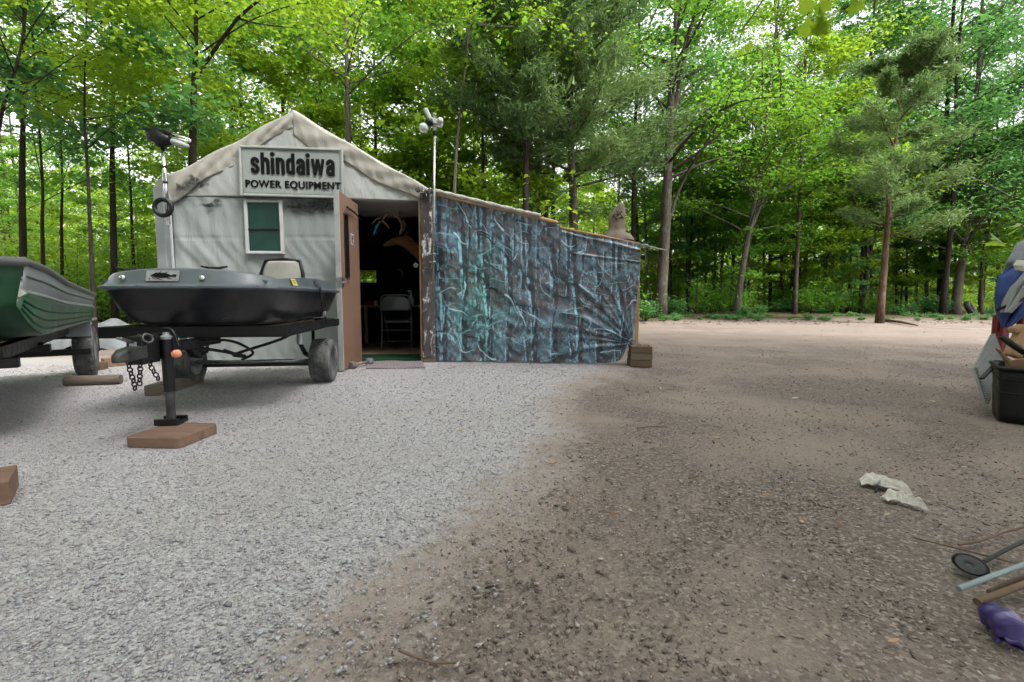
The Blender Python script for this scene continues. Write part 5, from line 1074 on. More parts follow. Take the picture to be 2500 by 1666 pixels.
# wheels
wz_ = .212
def wheel(x, parent, Rr=.212, w_=.19, pos=None, rimmat='steel'):
    wh = empty('wheel', pos or (x, 0, Rr), 0, parent)
    prof = [(.105, -w_ * .40), (.125, -w_ * .48), (Rr * .84, -w_ * .52), (Rr * .95, -w_ * .47), (Rr * .985, -w_ * .36), (Rr * .985, w_ * .36), (Rr * .95, w_ * .47), (Rr * .84, w_ * .52), (.125, w_ * .48), (.105, w_ * .40)]
    part('tyre', M_('rubber'), wh, lambda m: m.lathe((0, 0, 0), (1, 0, 0), prof, 44), smooth=True, angle=35)
    mb = MB(); nb = 40
    for r_ in range(5):
        for k in range(nb):
            a = 2 * math.pi * (k + (.5 if r_ % 2 else 0)) / nb; xx = (r_ - 2) * w_ * .165
            mb.box((xx, math.cos(a) * Rr * .992, math.sin(a) * Rr * .992), (w_ * .125, Rr * .105, .012), Matrix.Rotation(a - math.pi / 2, 3, 'X') @ Matrix.Rotation(.45 if r_ % 2 else -.45, 3, 'Z'))
    mb.build('tread', M_('rubber'), wh)
    part('rim', M_(rimmat), wh, lambda m: m.lathe((0, 0, 0), (1, 0, 0), [(.112, -w_ * .42), (.105, -w_ * .30), (.05, -w_ * .1), (.05, w_ * .12), (.085, w_ * .16), (.098, w_ * .30), (.110, w_ * .42), (.118, w_ * .45)], 32), smooth=True, angle=40)
    part('hub', M_(rimmat), wh, lambda m: m.lathe((w_ * .12, 0, 0), (1, 0, 0), [(.04, 0), (.036, .04), (.02, .05), (0, .052)], 16), smooth=True, angle=40)
    for k in range(4): a = k * 1.5708 + .4; part('lug_nut', M_('chrome'), wh, lambda m: m.lathe((w_ * .14, .062 * math.cos(a), .062 * math.sin(a)), (1, 0, 0), [(.010, 0), (.010, .014), (0, .016)], 6))
    return wh
wheel(.63, tr_); wheel(-.63, tr_)
part('axle', M_('steel'), tr_, lambda m: m.tube([(-.55, 0, .212), (.55, 0, .212)], .018, 10), smooth=True)
part('axle_brace', BP, tr_, lambda m: m.bar((-.52, .10, .165), (.52, .10, .165), .03, .03))
for x in (-.50, .50):
    part('leaf_spring', BP, tr_, lambda m: m.tube([(x, -.30, .42), (x, -.15, .30), (x, 0, .262), (x, .12, .30), (x, .14, .50)], .022, 6, squash=.5), smooth=True)
    part('bracket', GV, tr_, lambda m: (m.tube([(x, -.28, ZB), (x, -.30, .40)], .028, 10), m.box((x, -.28, ZB - .012), (.16, .10, .02))), bevel=.003)
part('cable', M_('black_plastic'), tr_, lambda m: m.tube(curve_pts([(.02, -1.6, .52), (.15, -1.25, .46), (.30, -1.0, .38), (.10, -.7, .36), (.40, -.6, .46), (.5, -.4, .52)], 30), .012, 6), smooth=True)
part('cable', M_('black_plastic'), tr_, lambda m: m.tube(curve_pts([(.05, -1.5, .50), (.25, -1.2, .52), (.40, -1.1, .42), (.20, -.8, .33), (.05, -.4, .30), (-.2, -.2, .35)], 30), .010, 6), smooth=True)
# jack
def tl(p): q = Vector(p) - TO; return Vector((q.x * math.cos(PHI) + q.y * math.sin(PHI), -q.x * math.sin(PHI) + q.y * math.cos(PHI), q.z))
jb = gnd(419, 1034, .062); jz = at(398, 824, jb.y).z; jl = tl(jb)
jk = empty('jack', (jl.x, jl.y, jl.z), 0, tr_)
part('outer_tube', BP, jk, lambda m: m.tube([(0, 0, .20), (0, 0, jz - jb.z)], .031, 18), smooth=True, angle=50)
part('inner_tube', M_('dark_iron'), jk, lambda m: m.tube([(0, 0, .02), (0, 0, .26)], .025, 18), smooth=True, angle=50)
part('tube_cap', M_('galvanised'), jk, lambda m: m.lathe((0, 0, jz - jb.z), (0, 0, 1), [(.033, -.01), (.033, .006), (.02, .014), (.016, .03)], 18), smooth=True, angle=40)
part('foot', BP, jk, lambda m: (m.box((0, 0, .010), (.135, .12, .02)), m.box((0, .05, .028), (.135, .02, .02)), m.box((0, -.05, .028), (.135, .02, .02))), bevel=.004)
hz_ = jz - jb.z
crk = part('crank', BP, jk, lambda m: m.tube(curve_pts([(-.015, 0, hz_ + .02), (-.01, 0, hz_ + .05), (.035, -.01, hz_ + .045), (.06, -.02, hz_ + .01), (.085, -.03, hz_ - .07)], 14), .009, 8), smooth=True)
part('crank_grip', M_('pink_grip'), crk, lambda m: m.lathe((.075, -.035, hz_ - .095), (-.8, -.5, -.2), [(.012, -.02), (.022, -.012), (.024, .012), (.014, .03), (0, .032)], 14), smooth=True)
part('bracket', BP, tr_, lambda m: (m.box(((jl.x + .15) / 2 + .03, jl.y + .02, cz + .02), (jl.x - .12, .05, .11)), m.box((jl.x - .05, jl.y + .01, cz + .02), (.02, .12, .16))), bevel=.004)
# safety chains
def chain(p0, n, sway, name):
    mb = MB(); p = Vector(p0)
    for k in range(n):
        ax = (1, 0, 0) if k % 2 else (0, 1, 0); mb.torus(p, ax, .013, .0042, 12, 6); p = p + Vector((sway * math.sin(k * .5), .002, -.021))
    mb.build(name, BP, tr_, True)
chain((.10, -2.02, cz - .05), 8, .004, 'chain'); chain((.14, -1.99, cz - .05), 7, -.004, 'chain'); chain((.17, -1.95, cz - .05), 6, .010, 'chain')
for k_ in range(4): part('hitch_clip', M_('dark_iron'), tr_, lambda m: m.torus((.10 + .03 * k_, -1.90 - .03 * k_, cz + .07 + .012 * (k_ % 2)), (rng.normal(), rng.normal(), .6), .026, .007, 14, 6), smooth=True)
# jack block
bc = gnd(438, 1097); bl = gnd(303, 1094); bkp = gnd(508, 1057); wbl = (bc - bl).length; dbl = (bkp - bc).length
ex_ = (bc - bl).normalized(); ey_ = Vector((-ex_.y, ex_.x, 0)); hbk = .060
jbk = empty('jack_block', (bc + bl) / 2 + ey_ * dbl / 2, math.atan2(ex_.y, ex_.x)); tag(jbk, 'thick reddish-brown wooden block with rounded corners under the trailer jack', 'block')
r_ = .035; a2, b2 = wbl / 2, dbl / 2; pol = []
for (cx_, cy_, s0_) in ((a2 - r_, b2 - r_, 0), (-a2 + r_, b2 - r_, 90), (-a2 + r_, -b2 + r_, 180), (a2 - r_, -b2 + r_, 270)): pol += arc(cx_, cy_, r_, r_, s0_, s0_ + 90, 6)
part('slab', M_('timber_brown'), jbk, lambda m: m.prism(pol, lambda x, y, h: Vector((x, y, h)), 0, hbk), bevel=.005)

# the boat
BC = Vector((.125, -.47, 0)); HX, HY = .615, 1.06
bt = empty('pond_boat', TO + Vector((rot_z((BC.x, BC.y, 0), PHI).x, rot_z((BC.x, BC.y, 0), PHI).y, 0)), PHI); tag(bt, 'small square-nosed boat with blue-grey deck and scuffed black hull on the trailer', 'boat')
def outline(a, e=.42):
    c_, s_ = math.cos(a), math.sin(a); return math.copysign(abs(c_) ** e, c_), math.copysign(abs(s_) ** (e * .9), s_)
def ztop(x, y):
    t = (y + HY) / (2 * HY)    # 0 bow .. 1 stern
    zf_ = 1.022 - .062 * abs(x / HX) ** 2.2; zs_ = float(np.interp(t, [0, .10, .22, .45, .62, .85, 1.0], [.96, .962, .978, .998, .99, .966, .952])); k_ = min(1, max(0, (t - .03) / .09)); return lerp(zf_, zs_, k_ * k_ * (3 - 2 * k_))
def loft(levels, n=96):
    vs = []; fs = []
    for lv in levels:
        for k in range(n):
            a = 2 * math.pi * k / n; ox, oy = outline(a); vs.append(lv(ox * HX, oy * HY))
    for i in range(len(levels) - 1):
        for k in range(n): a = i * n + k; b = i * n + (k + 1) % n; fs.append((a, b, b + n, a + n))
    return vs, fs, n
def lev(sc, z, top=False, dz=0.0, sx=None): return lambda x, y: Vector((x * (sx or sc), y * sc, (ztop(x, y) + dz) if top else z + 0.0))
vs, fs, n = loft([lev(.70, .632), lev(.80, .640, sx=.78), lev(.86, .672, sx=.85), lev(.915, .74, sx=.91), lev(.918, .744, sx=.916), lev(.945, .80, sx=.945), lev(.948, .804, sx=.951), lev(.985, .882)])
mb = MB(); mb.add(vs, fs); mb.f.append(tuple(range(n - 1, -1, -1))); mb.build('hull', M_('hull_black'), bt, True, angle=50)
vs, fs, n = loft([lev(.985, .880), lev(1.022, .884), lev(1.030, .892), lev(1.028, .902), lev(1.0, .910), lev(.985, .925), lev(.962, 0, True, -.012), lev(.952, 0, True), lev(.93, 0, True, .002), lev(.86, 0, True, -.02), lev(.84, .80), lev(.80, .70)])
mb = MB(); mb.add(vs, fs); mb.f.append(tuple((len(vs) - n) + k for k in range(n))); mb.build('deck', M_('deck_blue_grey'), bt, True, angle=50)
part('bow_deck', M_('deck_blue_grey'), bt, lambda m: m.grid(lambda i, j: Vector(((i - .5) * 1.02, lerp(-.95, -.45, j), 1.0 - .055 * abs(2 * i - 1) ** 2.2 - .03 * j)), 4, 4), solid=.02)
fy = -HY * .985
def bowpt(x, z, o=0.0): return Vector((x, -HY * lerp(.985, .955, min(1, max(0, (z - .925) / .10))) - .004 - o, z))
lb = part('bow_label', M_('pale_cloth'), bt, lambda m: m.grid(lambda i, j: bowpt(lerp(-.20, .0, i), lerp(.935, 1.005, j), .003), 6, 3))
def fish(m):
    fn = lambda x, y, h: bowpt(-.10 + x, .970 + y, .005 + h)
    m.prism([(-.075, .002), (-.05, .014), (-.02, .02), (.02, .016), (.05, .004), (.085, .006), (.082, -.006), (.05, -.006), (.01, -.014), (-.04, -.012)], fn, 0, .0015)
    for (x, y, a, l) in ((-.05, .012, .6, .03), (-.02, .018, .9, .024), (.01, .015, .5, .03), (-.06, -.012, -.5, .04), (-.03, -.018, -.3, .05), (.03, -.012, -.35, .04), (.06, .004, .3, .03), (-.08, -.016, -.9, .02)):
        c_, s_ = math.cos(a), math.sin(a); m.prism([(x - s_ * .003, y + c_ * .003), (x + c_ * l, y + s_ * l), (x + s_ * .003, y - c_ * .003)], fn, .0006, .002)
part('label_print', M_('letter_black'), lb, fish)
for x in (-.34, .14): part('bow_light', M_('chrome'), bt, lambda m: m.lathe(bowpt(x, .955), (0, -1, .1), [(.019, 0), (.017, .008), (.008, .013), (0, .014)], 14), smooth=True)
def cleat(m, c_):
    m.tube([c_ + Vector((-.085, 0, .045)), c_ + Vector((-.03, 0, .034)), c_ + Vector((.03, 0, .034)), c_ + Vector((.085, 0, .045))], [.006, .009, .009, .006], 8); m.box(c_ + Vector((-.028, 0, .017)), (.016, .018, .034)); m.box(c_ + Vector((.028, 0, .017)), (.016, .018, .034))
for x in (.17, -.36): part('cleat', M_('black_plastic'), bt, lambda m: cleat(m, Vector((x, -.93, 1.008 - .05 * abs(x / HX)))), smooth=True)
st = empty('seat', (.20, .25, .87), R(-6), bt)
def seatf(i, j):
    x = (i - .5) * .36; z = j * .30; r = 1 - .12 * max(0, (j - .6) / .4) ** 2 * 2; return Vector((x * r, -.03 * (1 - (2 * i - 1) ** 2) + .06 * j, z))
part('seat_back', M_('seat_vinyl'), st, lambda m: m.grid(seatf, 14, 12), smooth=True, solid=.05)
part('seat_frame', M_('black_plastic'), st, lambda m: m.tube([(-.20, .02, -.02), (-.195, .04, .18), (-.16, .065, .30), (0, .07, .318), (.16, .065, .30), (.195, .04, .18), (.20, .02, -.02)], .016, 8), smooth=True)
part('seat_cushion', M_('seat_vinyl'), st, lambda m: m.box((0, .20, -.02), (.40, .36, .06)), bevel=.02)
def sidept(y, z, o=0.0):
    sx = lerp(1.0, .962, min(1, max(0, (z - .91) / .06))); best = None
    a = math.asin(max(-1, min(1, math.copysign(abs(y / HY) ** (1 / (.42 * .9)), y)))); ox, oy = outline(a); return Vector((ox * HX * sx + .004 + o, y, z))
stk = part('warning_label', M_('yellow_print'), bt, lambda m: m.grid(lambda i, j: sidept(lerp(-.69, -.61, i), lerp(.917, .968, j), .004), 3, 3))
part('label_print', M_('letter_black'), stk, lambda m: [m.grid(lambda i, j: sidept(lerp(-.675, -.625, i), z + .006 * j, .0055), 2, 1) for z in (.935, .950)])
part('label_band', M_('white_plastic'), stk, lambda m: [m.grid(lambda i, j: sidept(lerp(-.685, -.615, i), z + .007 * j, .0055), 2, 1) for z in (.920, .959)])
for (x0_, x1_) in ((-.40, -.30), (.10, .21)):
    yq = -HY * .962 * (1 - abs(max(abs(x0_), abs(x1_)) / HX) ** (1 / .42)) ** .378
    part('hull_pocket', M_('letter_black'), bt, lambda m: m.box(((x0_ + x1_) / 2, yq + .012, .840), (x1_ - x0_, .02, .045)), bevel=.006)
part('strake', M_('hull_black'), bt, lambda m: [m.tube([sidept(y, z) * 1 + Vector((k_ - .0, 0, 0)) for y in np.linspace(-.55, .95, 20)], .006, 6) for z, k_ in ((.835, -.035), (.775, -.062), (.715, -.085))], smooth=True)
sp_ = empty('tie_strap', bt.location.copy(), PHI); tag(sp_, 'black ratchet strap running from the grey deck down to the trailer rail', 'strap')
ys = -.12
part('webbing', M_('black_plastic'), sp_, lambda m: m.tube([sidept(ys, .975, .006), sidept(ys, .905, .030), sidept(ys + .10, .78, .015), sidept(ys + .16, .70, .01), sidept(ys + .20, .60, .03)], .012, 6, squash=.35), smooth=True)
part('ratchet', M_('steel'), sp_, lambda m: m.box(sidept(ys + .17, .685, .02), (.03, .05, .05)), bevel=.006)
part('loose_end', M_('black_plastic'), sp_, lambda m: m.tube([sidept(ys - .02, .97, .008), sidept(ys - .02, .93, .012), sidept(ys - .02, .905, .034)], .007, 5, squash=.4))

# ------------------------------------------------------------------ green aluminium boat at the left edge
BA = R(36); gb0 = Vector((-2.57, 2.60, 0)); ea = Vector((-math.sin(BA), math.cos(BA), 0)); er = Vector((math.cos(BA), math.sin(BA), 0))
HW = .70; gbo = gb0 - er * HW
gb = empty('aluminium_boat', gbo, BA); tag(gb, 'green and silver ribbed aluminium boat seen from its blunt bow at the left edge', 'boat')
def st_(t):   # t metres behind the bow -> (half gunwale, half chine, z gunwale, z spray rail, z chine)
    f = min(1, t / .5)
    return (HW - .02 * (1 - f), lerp(.635, .655, f), np.interp(t, [0, .4, 1.2, 3.1], [1.012, .995, .93, .855]), np.interp(t, [0, .5, 1.2, 3.1], [.845, .815, .775, .725]), np.interp(t, [0, .15, .35, .55, 3.1], [.785, .70, .63, .595, .59]))
LG = 3.1; ts = list(np.linspace(0, 1, 12)) + list(np.linspace(1.2, LG, 12))
def hullpt(t, j, sgn=1):
    g_, c_, zg, zr, zc = st_(t); prof = [(g_, zg), (lerp(g_, c_, .30), lerp(zg, zr, .62)), (lerp(g_, c_, .45) - .004, zr + .03), (lerp(g_, c_, .40) + .018, zr + .005), (lerp(g_, c_, .48), zr - .01), (lerp(g_, c_, .74), lerp(zr, zc, .5)), (c_, zc)]
    x, z = prof[j]; return Vector((x * sgn, t, z))
for sgn_ in (1, -1):
    for nm, a, b, mt in (('side_band', 0, 3, 'boat_grey'), ('lower_side', 3, 6, 'boat_light_green')):
        mb = MB(); mb.grid(lambda i, j: hullpt(ts[int(round(i * (len(ts) - 1)))], a + int(round(j * (b - a))), sgn_), len(ts) - 1, b - a); mb.build(nm, M_(mt), gb, True, solid=.004, angle=25)
    for q, fz in ((0, .42), (1, .30), (2, .58), (3, .84)):
        def rib(t): 
            g_, c_, zg, zr, zc = st_(t)
            if q == 0: return Vector((sgn_ * (lerp(g_, c_, .2) + .004), t, lerp(zg, zr, fz)))
            return Vector((sgn_ * (lerp(g_, c_, .48 + .52 * fz) + .004), t, lerp(zr - .01, zc, fz)))
        part('rib', M_('gunwale_grey' if q == 0 else 'boat_green'), gb, lambda m: m.tube([rib(t) for t in np.linspace(.05, LG - .05, 16)], .007, 6), smooth=True)
    part('gunwale', M_('gunwale_grey'), gb, lambda m: m.tube([Vector((sgn_ * st_(t)[0], t, st_(t)[2] + .005)) for t in ts], .022, 8, squash=1.0), smooth=True)
mb = MB()
def bowf(i, j):
    x = (i - .5) * 2; 
    if j < .5: k = j / .5; g_, c_, zg, zr, zc = st_(0); return Vector((x * lerp(g_, c_, k), .0 + .0 * k, lerp(zg, zc, k)))
    k = (j - .5) / .5; t = k * .55; g_, c_, zg, zr, zc = st_(t); return Vector((x * c_, t, zc - .03 * (1 - abs(x)) * k))
mb.grid(bowf, 16, 20); mb.build('bow_plate', M_('boat_green'), gb, True, solid=.004, angle=40)
part('bottom', M_('boat_green'), gb, lambda m: m.grid(lambda i, j: Vector(((i - .5) * 2 * .655, lerp(.55, LG, j), .592 - .03 * (1 - abs(2 * i - 1)))), 8, 6), smooth=True)
part('transom', M_('boat_green'), gb, lambda m: m.grid(lambda i, j: Vector(((i - .5) * 2 * lerp(.655, .70, j), LG, lerp(.59, .85, j))), 4, 4), solid=.02)
part('gunwale', M_('gunwale_grey'), gb, lambda m: m.tube([(-.69, 0, 1.015), (.69, 0, 1.015)], .026, 8), smooth=True)
for y in (.9, 1.9, 2.6): part('bench', M_('boat_grey'), gb, lambda m: m.box((0, y, .80), (1.22, .28, .03)), bevel=.006)
part('keel_rib', M_('boat_green'), gb, lambda m: [m.tube([(x, -.004, .80), (x, .15, .69), (x, .35, .615), (x, .60, .57)], .010, 6) for x in (-.15, .15, .38)], smooth=True)
gst = empty('boat_seat', (.30, 1.55, .82), R(-30), gb)
part('seat_back', M_('seat_vinyl'), gst, lambda m: m.grid(lambda i, j: Vector(((i - .5) * .34 * (1 - .15 * j), .04 * j, .14 * j)), 8, 6), smooth=True, solid=.05)
part('seat_frame', M_('gunwale_grey'), gst, lambda m: m.tube([(-.19, 0, 0), (-.18, .03, .12), (-.10, .05, .155), (.10, .05, .155), (.18, .03, .12), (.19, 0, 0)], .015, 8), smooth=True)
# its trailer
gt = empty('boat_trailer', gbo, BA); tag(gt, 'dark trailer under the green aluminium boat, one grey-treaded wheel showing', 'trailer')
for x in (-.45, .45): part('frame_rail', BP, gt, lambda m: m.box((x, 1.75, .50), (.07, 2.6, .08)), bevel=.004)
for y in (.46, 1.5, 3.06): part('cross_member', BP, gt, lambda m: m.box((0, y, .44), (1.1, .07, .06)), bevel=.004)
part('tongue', BP, gt, lambda m: m.box((0, -.25, .44), (.08, 1.4, .07)), bevel=.004)
part('axle', BP, gt, lambda m: m.box((0, 2.72, .30), (1.35, .06, .06)), bevel=.004)
for s in (-1, 1):
    wp = gnd(214, 916); wq = Vector((wp.x, wp.y, 0)) - gbo; xx = wq.dot(er); yyv = wq.dot(ea)
    wheel(0, gt, .27, .17, (s * xx, yyv, .27), 'galvanised')
    part('fender', GV, gt, lambda m: (m.box((s * (xx - .005), yyv - .02, .60), (.21, .42, .02)), m.box((s * (xx - .02), yyv - .225, .52), (.20, .02, .18))), bevel=.006)
    part('bunk', M_('timber_dark'), gt, lambda m: m.box((s * .36, 1.9, .555), (.09, 2.2, .03)), bevel=.004)
    part('marker_lamp', M_('chrome'), gt, lambda m: m.lathe((s * .50, 1.5, .46), (s * .3, -1, 0), [(.03, 0), (.025, .02), (0, .028)], 12), smooth=True)
for y in (.7, 2.0): part('roller_bracket', BP, gt, lambda m: m.box((0, y, .51), (.3, .08, .10)), bevel=.006)
tb_ = gnd(27, 1232); tk = empty('timber', (tb_.x - .13 * .77 - .12 * .64, tb_.y - .13 * .64 + .12 * .77, 0), R(40)); tag(tk, 'brown wooden block cut off by the left edge of the picture', 'timber'); part('beam', M_('timber_brown'), tk, lambda m: m.box((0, 0, .05), (.26, .24, .10)), bevel=.006)
# wood lying about
def beam(uv0, uv1, w_, h_, mat, label, name='timber'):
    a, b = gnd(*uv0), gnd(*uv1); d = b - a; o = empty(name, (a + b) / 2, math.atan2(d.y, d.x)); tag(o, label, 'timber')
    part('beam', M_(mat), o, lambda m: m.box((0, w_ / 2, h_ / 2), (d.length, w_, h_)), bevel=.008); return o
a, b = gnd(153, 945), gnd(290, 940); lg = empty('log_chock', (a + b) / 2, math.atan2((b - a).y, (b - a).x)); tag(lg, 'short round log lying on the gravel in front of the left trailer wheel', 'log')
hl_ = (b - a).length / 2; part('log', M_('timber_grey'), lg, lambda m: m.tube([(-hl_, .045, .046), (-hl_ * .3, .045, .048), (hl_ * .4, .045, .046), (hl_, .045, .047)], [.047, .048, .046, .046], 12), smooth=True, angle=50)
beam((255, 898), (330, 891), .12, .11, 'timber_red', 'reddish landscape timber on the gravel between the two trailers')
beam((243, 905), (266, 901), .16, .09, 'timber_dark', 'dark timber end beside the left trailer wheel')
a, b = gnd(352, 968), gnd(398, 967); c_ = gnd(452, 935); o = empty('timber', a, math.atan2((b - a).y, (b - a).x)); tag(o, 'dark beam running back under the trailer tongue behind the jack', 'timber')
ln_ = (c_ - b).length; part('beam', M_('timber_grey'), o, lambda m: m.box(((b - a).length / 2, ln_ / 2, .045), ((b - a).length, ln_, .09)), bevel=.008)
# sheet of grey scrap and low grass behind the left trailer
gp = gnd(250, 760); sc_ = empty('scrap_tarp', (at(265, 790, 8.4).x, 8.4, .28)); tag(sc_, 'crumpled grey and white tarp on the ground behind the two boats', 'tarp')
part('sheet', M_('grey_cloth'), sc_, lambda m: m.grid(lambda i, j: Vector(((i - .5) * 1.6, (j - .5) * 1.2, -.28 + .42 * math.sin(i * math.pi) ** .6 * math.sin(j * math.pi) ** .6 + .04 * math.sin(i * 19 + j * 7) * math.sin(i * 3.1) + .03 * math.sin(j * 23 - i * 9))), 40, 30), smooth=True)

# ------------------------------------------------------------------ pile at the right edge
Yp = 3.12; p0 = gnd(2431, 1030); bn_ = empty('tote_bin', (p0.x + .30 * .77 + .22 * .64, p0.y - .30 * .64 + .22 * .77, 0), R(-40)); tag(bn_, 'black plastic tote bin at the right edge holding cut cardboard', 'bin')
bz = at(2436, 900, p0.y).z
part('bin_body', M_('black_plastic'), bn_, lambda m: m.grid(lambda i, j: (lambda o, s: Vector((o[0] * .30 * s, o[1] * .22 * s, j * bz)))(outline(i * 2 * math.pi, .22), lerp(.96, 1.02, j)), 56, 6), smooth=True, solid=.006)
part('bin_floor', M_('black_plastic'), bn_, lambda m: m.box((0, 0, .012), (.50, .36, .012)))
part('bin_rim', M_('black_plastic'), bn_, lambda m: m.tube([Vector((outline(a, .22)[0] * .312, outline(a, .22)[1] * .232, bz)) for a in np.linspace(0, 2 * math.pi, 57)], .014, 6), smooth=True)
for zz in (.55, .8): part('bin_rib', M_('black_plastic'), bn_, lambda m: m.tube([Vector((outline(a, .22)[0] * .30 * lerp(.96, 1.02, zz), outline(a, .22)[1] * .22 * lerp(.96, 1.02, zz), bz * zz)) for a in np.linspace(0, 2 * math.pi, 57)], .006, 5), smooth=True)
cbd = empty('cardboard_box', (p0.x + .30 * .77 + .22 * .64, p0.y - .30 * .64 + .22 * .77, .03), R(-38)); tag(cbd, 'open brown cardboard box with flaps sticking out of the tote bin', 'box')
zf = at(2432, 868, p0.y).z
part('box_side', M_('cardboard'), cbd, lambda m: m.box((0, -.15, bz / 2 + .02), (.46, .006, bz)))
part('box_side', M_('cardboard'), cbd, lambda m: m.box((-.235, 0, bz / 2 + .02), (.006, .30, bz)))
part('flap', M_('cardboard'), cbd, lambda m: m.bar((-.13, -.155, bz - .02), (-.15, -.20, zf - .03), .24, .006, (0, 1, 0)), bevel=.001)
part('flap', M_('cardboard'), cbd, lambda m: m.bar((.12, -.155, bz - .02), (.11, -.19, zf - .02), .22, .006, (0, 1, 0)), bevel=.001)
part('flap', M_('cardboard'), cbd, lambda m: m.bar((-.238, .02, bz - .02), (-.30, .02, zf), .006, .22, (0, 1, 0)))
# ribbed pale panel leaning
A, B, C_, D_ = at(2409, 989, 3.46), at(2380, 898, 3.62), at(2424, 815, 3.9), at(2452, 892, 3.74)
rp = empty('ribbed_panel', Vector((A.x, A.y, 0))); tag(rp, 'pale ribbed plastic panel leaning on its corner beside the black bin', 'panel'); ro = Vector(rp.location)
nr = (B - A).cross(D_ - A).normalized(); nr = nr if nr.y < 0 else -nr
part('sheet', M_('pale_cloth'), rp, lambda m: m.grid(lambda i, j: A.lerp(D_, i).lerp(B.lerp(C_, i), j) - ro, 2, 2), solid=.02)
for k in range(16): f0 = (k + .5) / 16; part('rib', M_('pale_cloth'), rp, lambda m: m.bar(A.lerp(B, f0) + nr * .010 - ro, D_.lerp(C_, f0) + nr * .010 - ro, .012, .012, nr), bevel=.003)
# red cart and draped cloth
rc = empty('red_cart', (at(2500, 800, 3.95).x + .25, 3.95, 0)); tag(rc, 'red metal cart mostly hidden under blue and grey cloth at the right edge', 'cart'); RP = M_('red_paint'); cx0 = rc.location.x
xl = at(2490, 780, 3.95).x - cx0 + .38
part('cart_body', RP, rc, lambda m: m.box((xl + .35, .1, .62), (max(.2, .5 - xl) + .4, .5, .62)), bevel=.02)
part('frame', RP, rc, lambda m: (m.tube([at(2436, 812, 3.85) - rc.location, at(2440, 770, 3.85) - rc.location, at(2450, 720, 3.85) - rc.location], .012, 8), m.tube([at(2488, 880, 3.7) - rc.location, at(2494, 760, 3.75) - rc.location], .014, 8)), smooth=True)
for (x, y) in ((xl + .1, -.16), (xl + .1, .30), (.42, -.12), (.42, .32)):
    part('wheel', M_('rubber'), rc, lambda m: m.lathe((x, y, .16), (1, 0, 0), [(.10, -.03), (.155, -.04), (.16, 0), (.155, .04), (.10, .03)], 20), smooth=True, angle=50)
def drape(name, label, mat, pts, amp, Yd, cat='cloth', fr=14, ph=0.0):
    """cloth hung over the cart: left/right photo outlines at several heights, bulging towards the viewer"""
    o = empty(name, at(2470, 740, Yd)); k0 = Vector(o.location); tag(o, label, cat)
    vv = [p[0] for p in pts]; ul = [p[1] for p in pts]; ur = [p[2] for p in pts]; yd = [p[3] for p in pts]
    def fn(i, j):
        v = lerp(vv[0], vv[-1], j); u = lerp(np.interp(v, vv, ul), np.interp(v, vv, ur), i); Yq = Yd + np.interp(v, vv, yd) - .22 * math.sin(i * math.pi * .8 + .2) + amp * math.sin(i * fr + v * .018 + ph + 1.2 * math.sin(v * .02)) + amp * .4 * math.sin(i * fr * 2.3 - v * .03)
        return at(u, v, Yq) - k0
    part('fabric', M_(mat), o, lambda m: m.grid(fn, 48, 40), smooth=True, solid=.006); return o
drape('grey_tarp', 'dark grey tarp with pale stripe draped over the top of the red cart', 'grey_cloth', [(586, 2500, 2660, .25), (600, 2480, 2680, .15), (640, 2456, 2690, .02), (690, 2442, 2690, 0), (760, 2434, 2690, .02)], .03, 3.92, 'tarp')
drape('blue_cloth', 'blue cloth with white patch hanging over the side of the red cart', 'blue_cloth', [(632, 2500, 2620, 0), (650, 2468, 2620, 0), (676, 2438, 2610, 0), (720, 2430, 2560, 0), (760, 2432, 2520, .02), (800, 2448, 2462, .05)], .035, 3.78, 'cloth', 11, 1.0)
drape('pale_towel', 'pale grey towel hanging diagonally over the blue cloth', 'pale_cloth', [(660, 2496, 2560, 0), (700, 2466, 2520, 0), (740, 2448, 2492, 0), (764, 2444, 2468, 0)], .02, 3.68, 'towel', 9, 2.0)
drape('white_patch', 'white printed cloth patch folded over the top of the blue cloth', 'white_rag', [(636, 2484, 2560, 0), (648, 2476, 2560, 0), (662, 2482, 2550, 0)], .012, 3.70, 'cloth', 9, .4)
cn_ = empty('cane', at(2465, 750, 3.50)); tag(cn_, 'thin dark rod stuck across the blue cloth', 'rod'); ck = Vector(cn_.location); part('rod', M_('black_plastic'), cn_, lambda m: m.tube([at(2432, 758, 3.52) - ck, at(2505, 728, 3.48) - ck], .011, 8), smooth=True)
tb2 = empty('black_tube', at(2470, 845, 3.35)); tag(tb2, 'black tube end pointing left above the tote bin', 'tube'); ck2 = Vector(tb2.location); part('tube', M_('black_plastic'), tb2, lambda m: m.tube([at(2445, 822, 3.38) - ck2, at(2472, 842, 3.34) - ck2, at(2520, 872, 3.3) - ck2], .022, 10), smooth=True)
wdg = empty('wood_offcut', at(2488, 820, 3.45)); tag(wdg, 'tan wood offcut standing behind the cardboard flaps', 'wood'); part('offcut', M_('timber_tan'), wdg, lambda m: (m.box((0, 0, -.05), (.10, .06, .22), Matrix.Rotation(.35, 3, 'Y')), m.box((-.02, 0, .05), (.09, .06, .05), Matrix.Rotation(-.3, 3, 'Y'))), bevel=.015)
rj = empty('red_jug', at(2431, 782, 5.2)); rj.location.z = 0; tag(rj, 'small red fuel can partly hidden behind the cart', 'can')
zj = at(2431, 768, 5.2).z; part('can_body', RP, rj, lambda m: m.box((.06, 0, max(.2, zj) / 2), (.10, .12, max(.2, zj))), bevel=.02); part('spout', M_('black_plastic'), rj, lambda m: m.tube([(.06, 0, zj - .01), (.05, 0, zj + .05)], .015, 10))
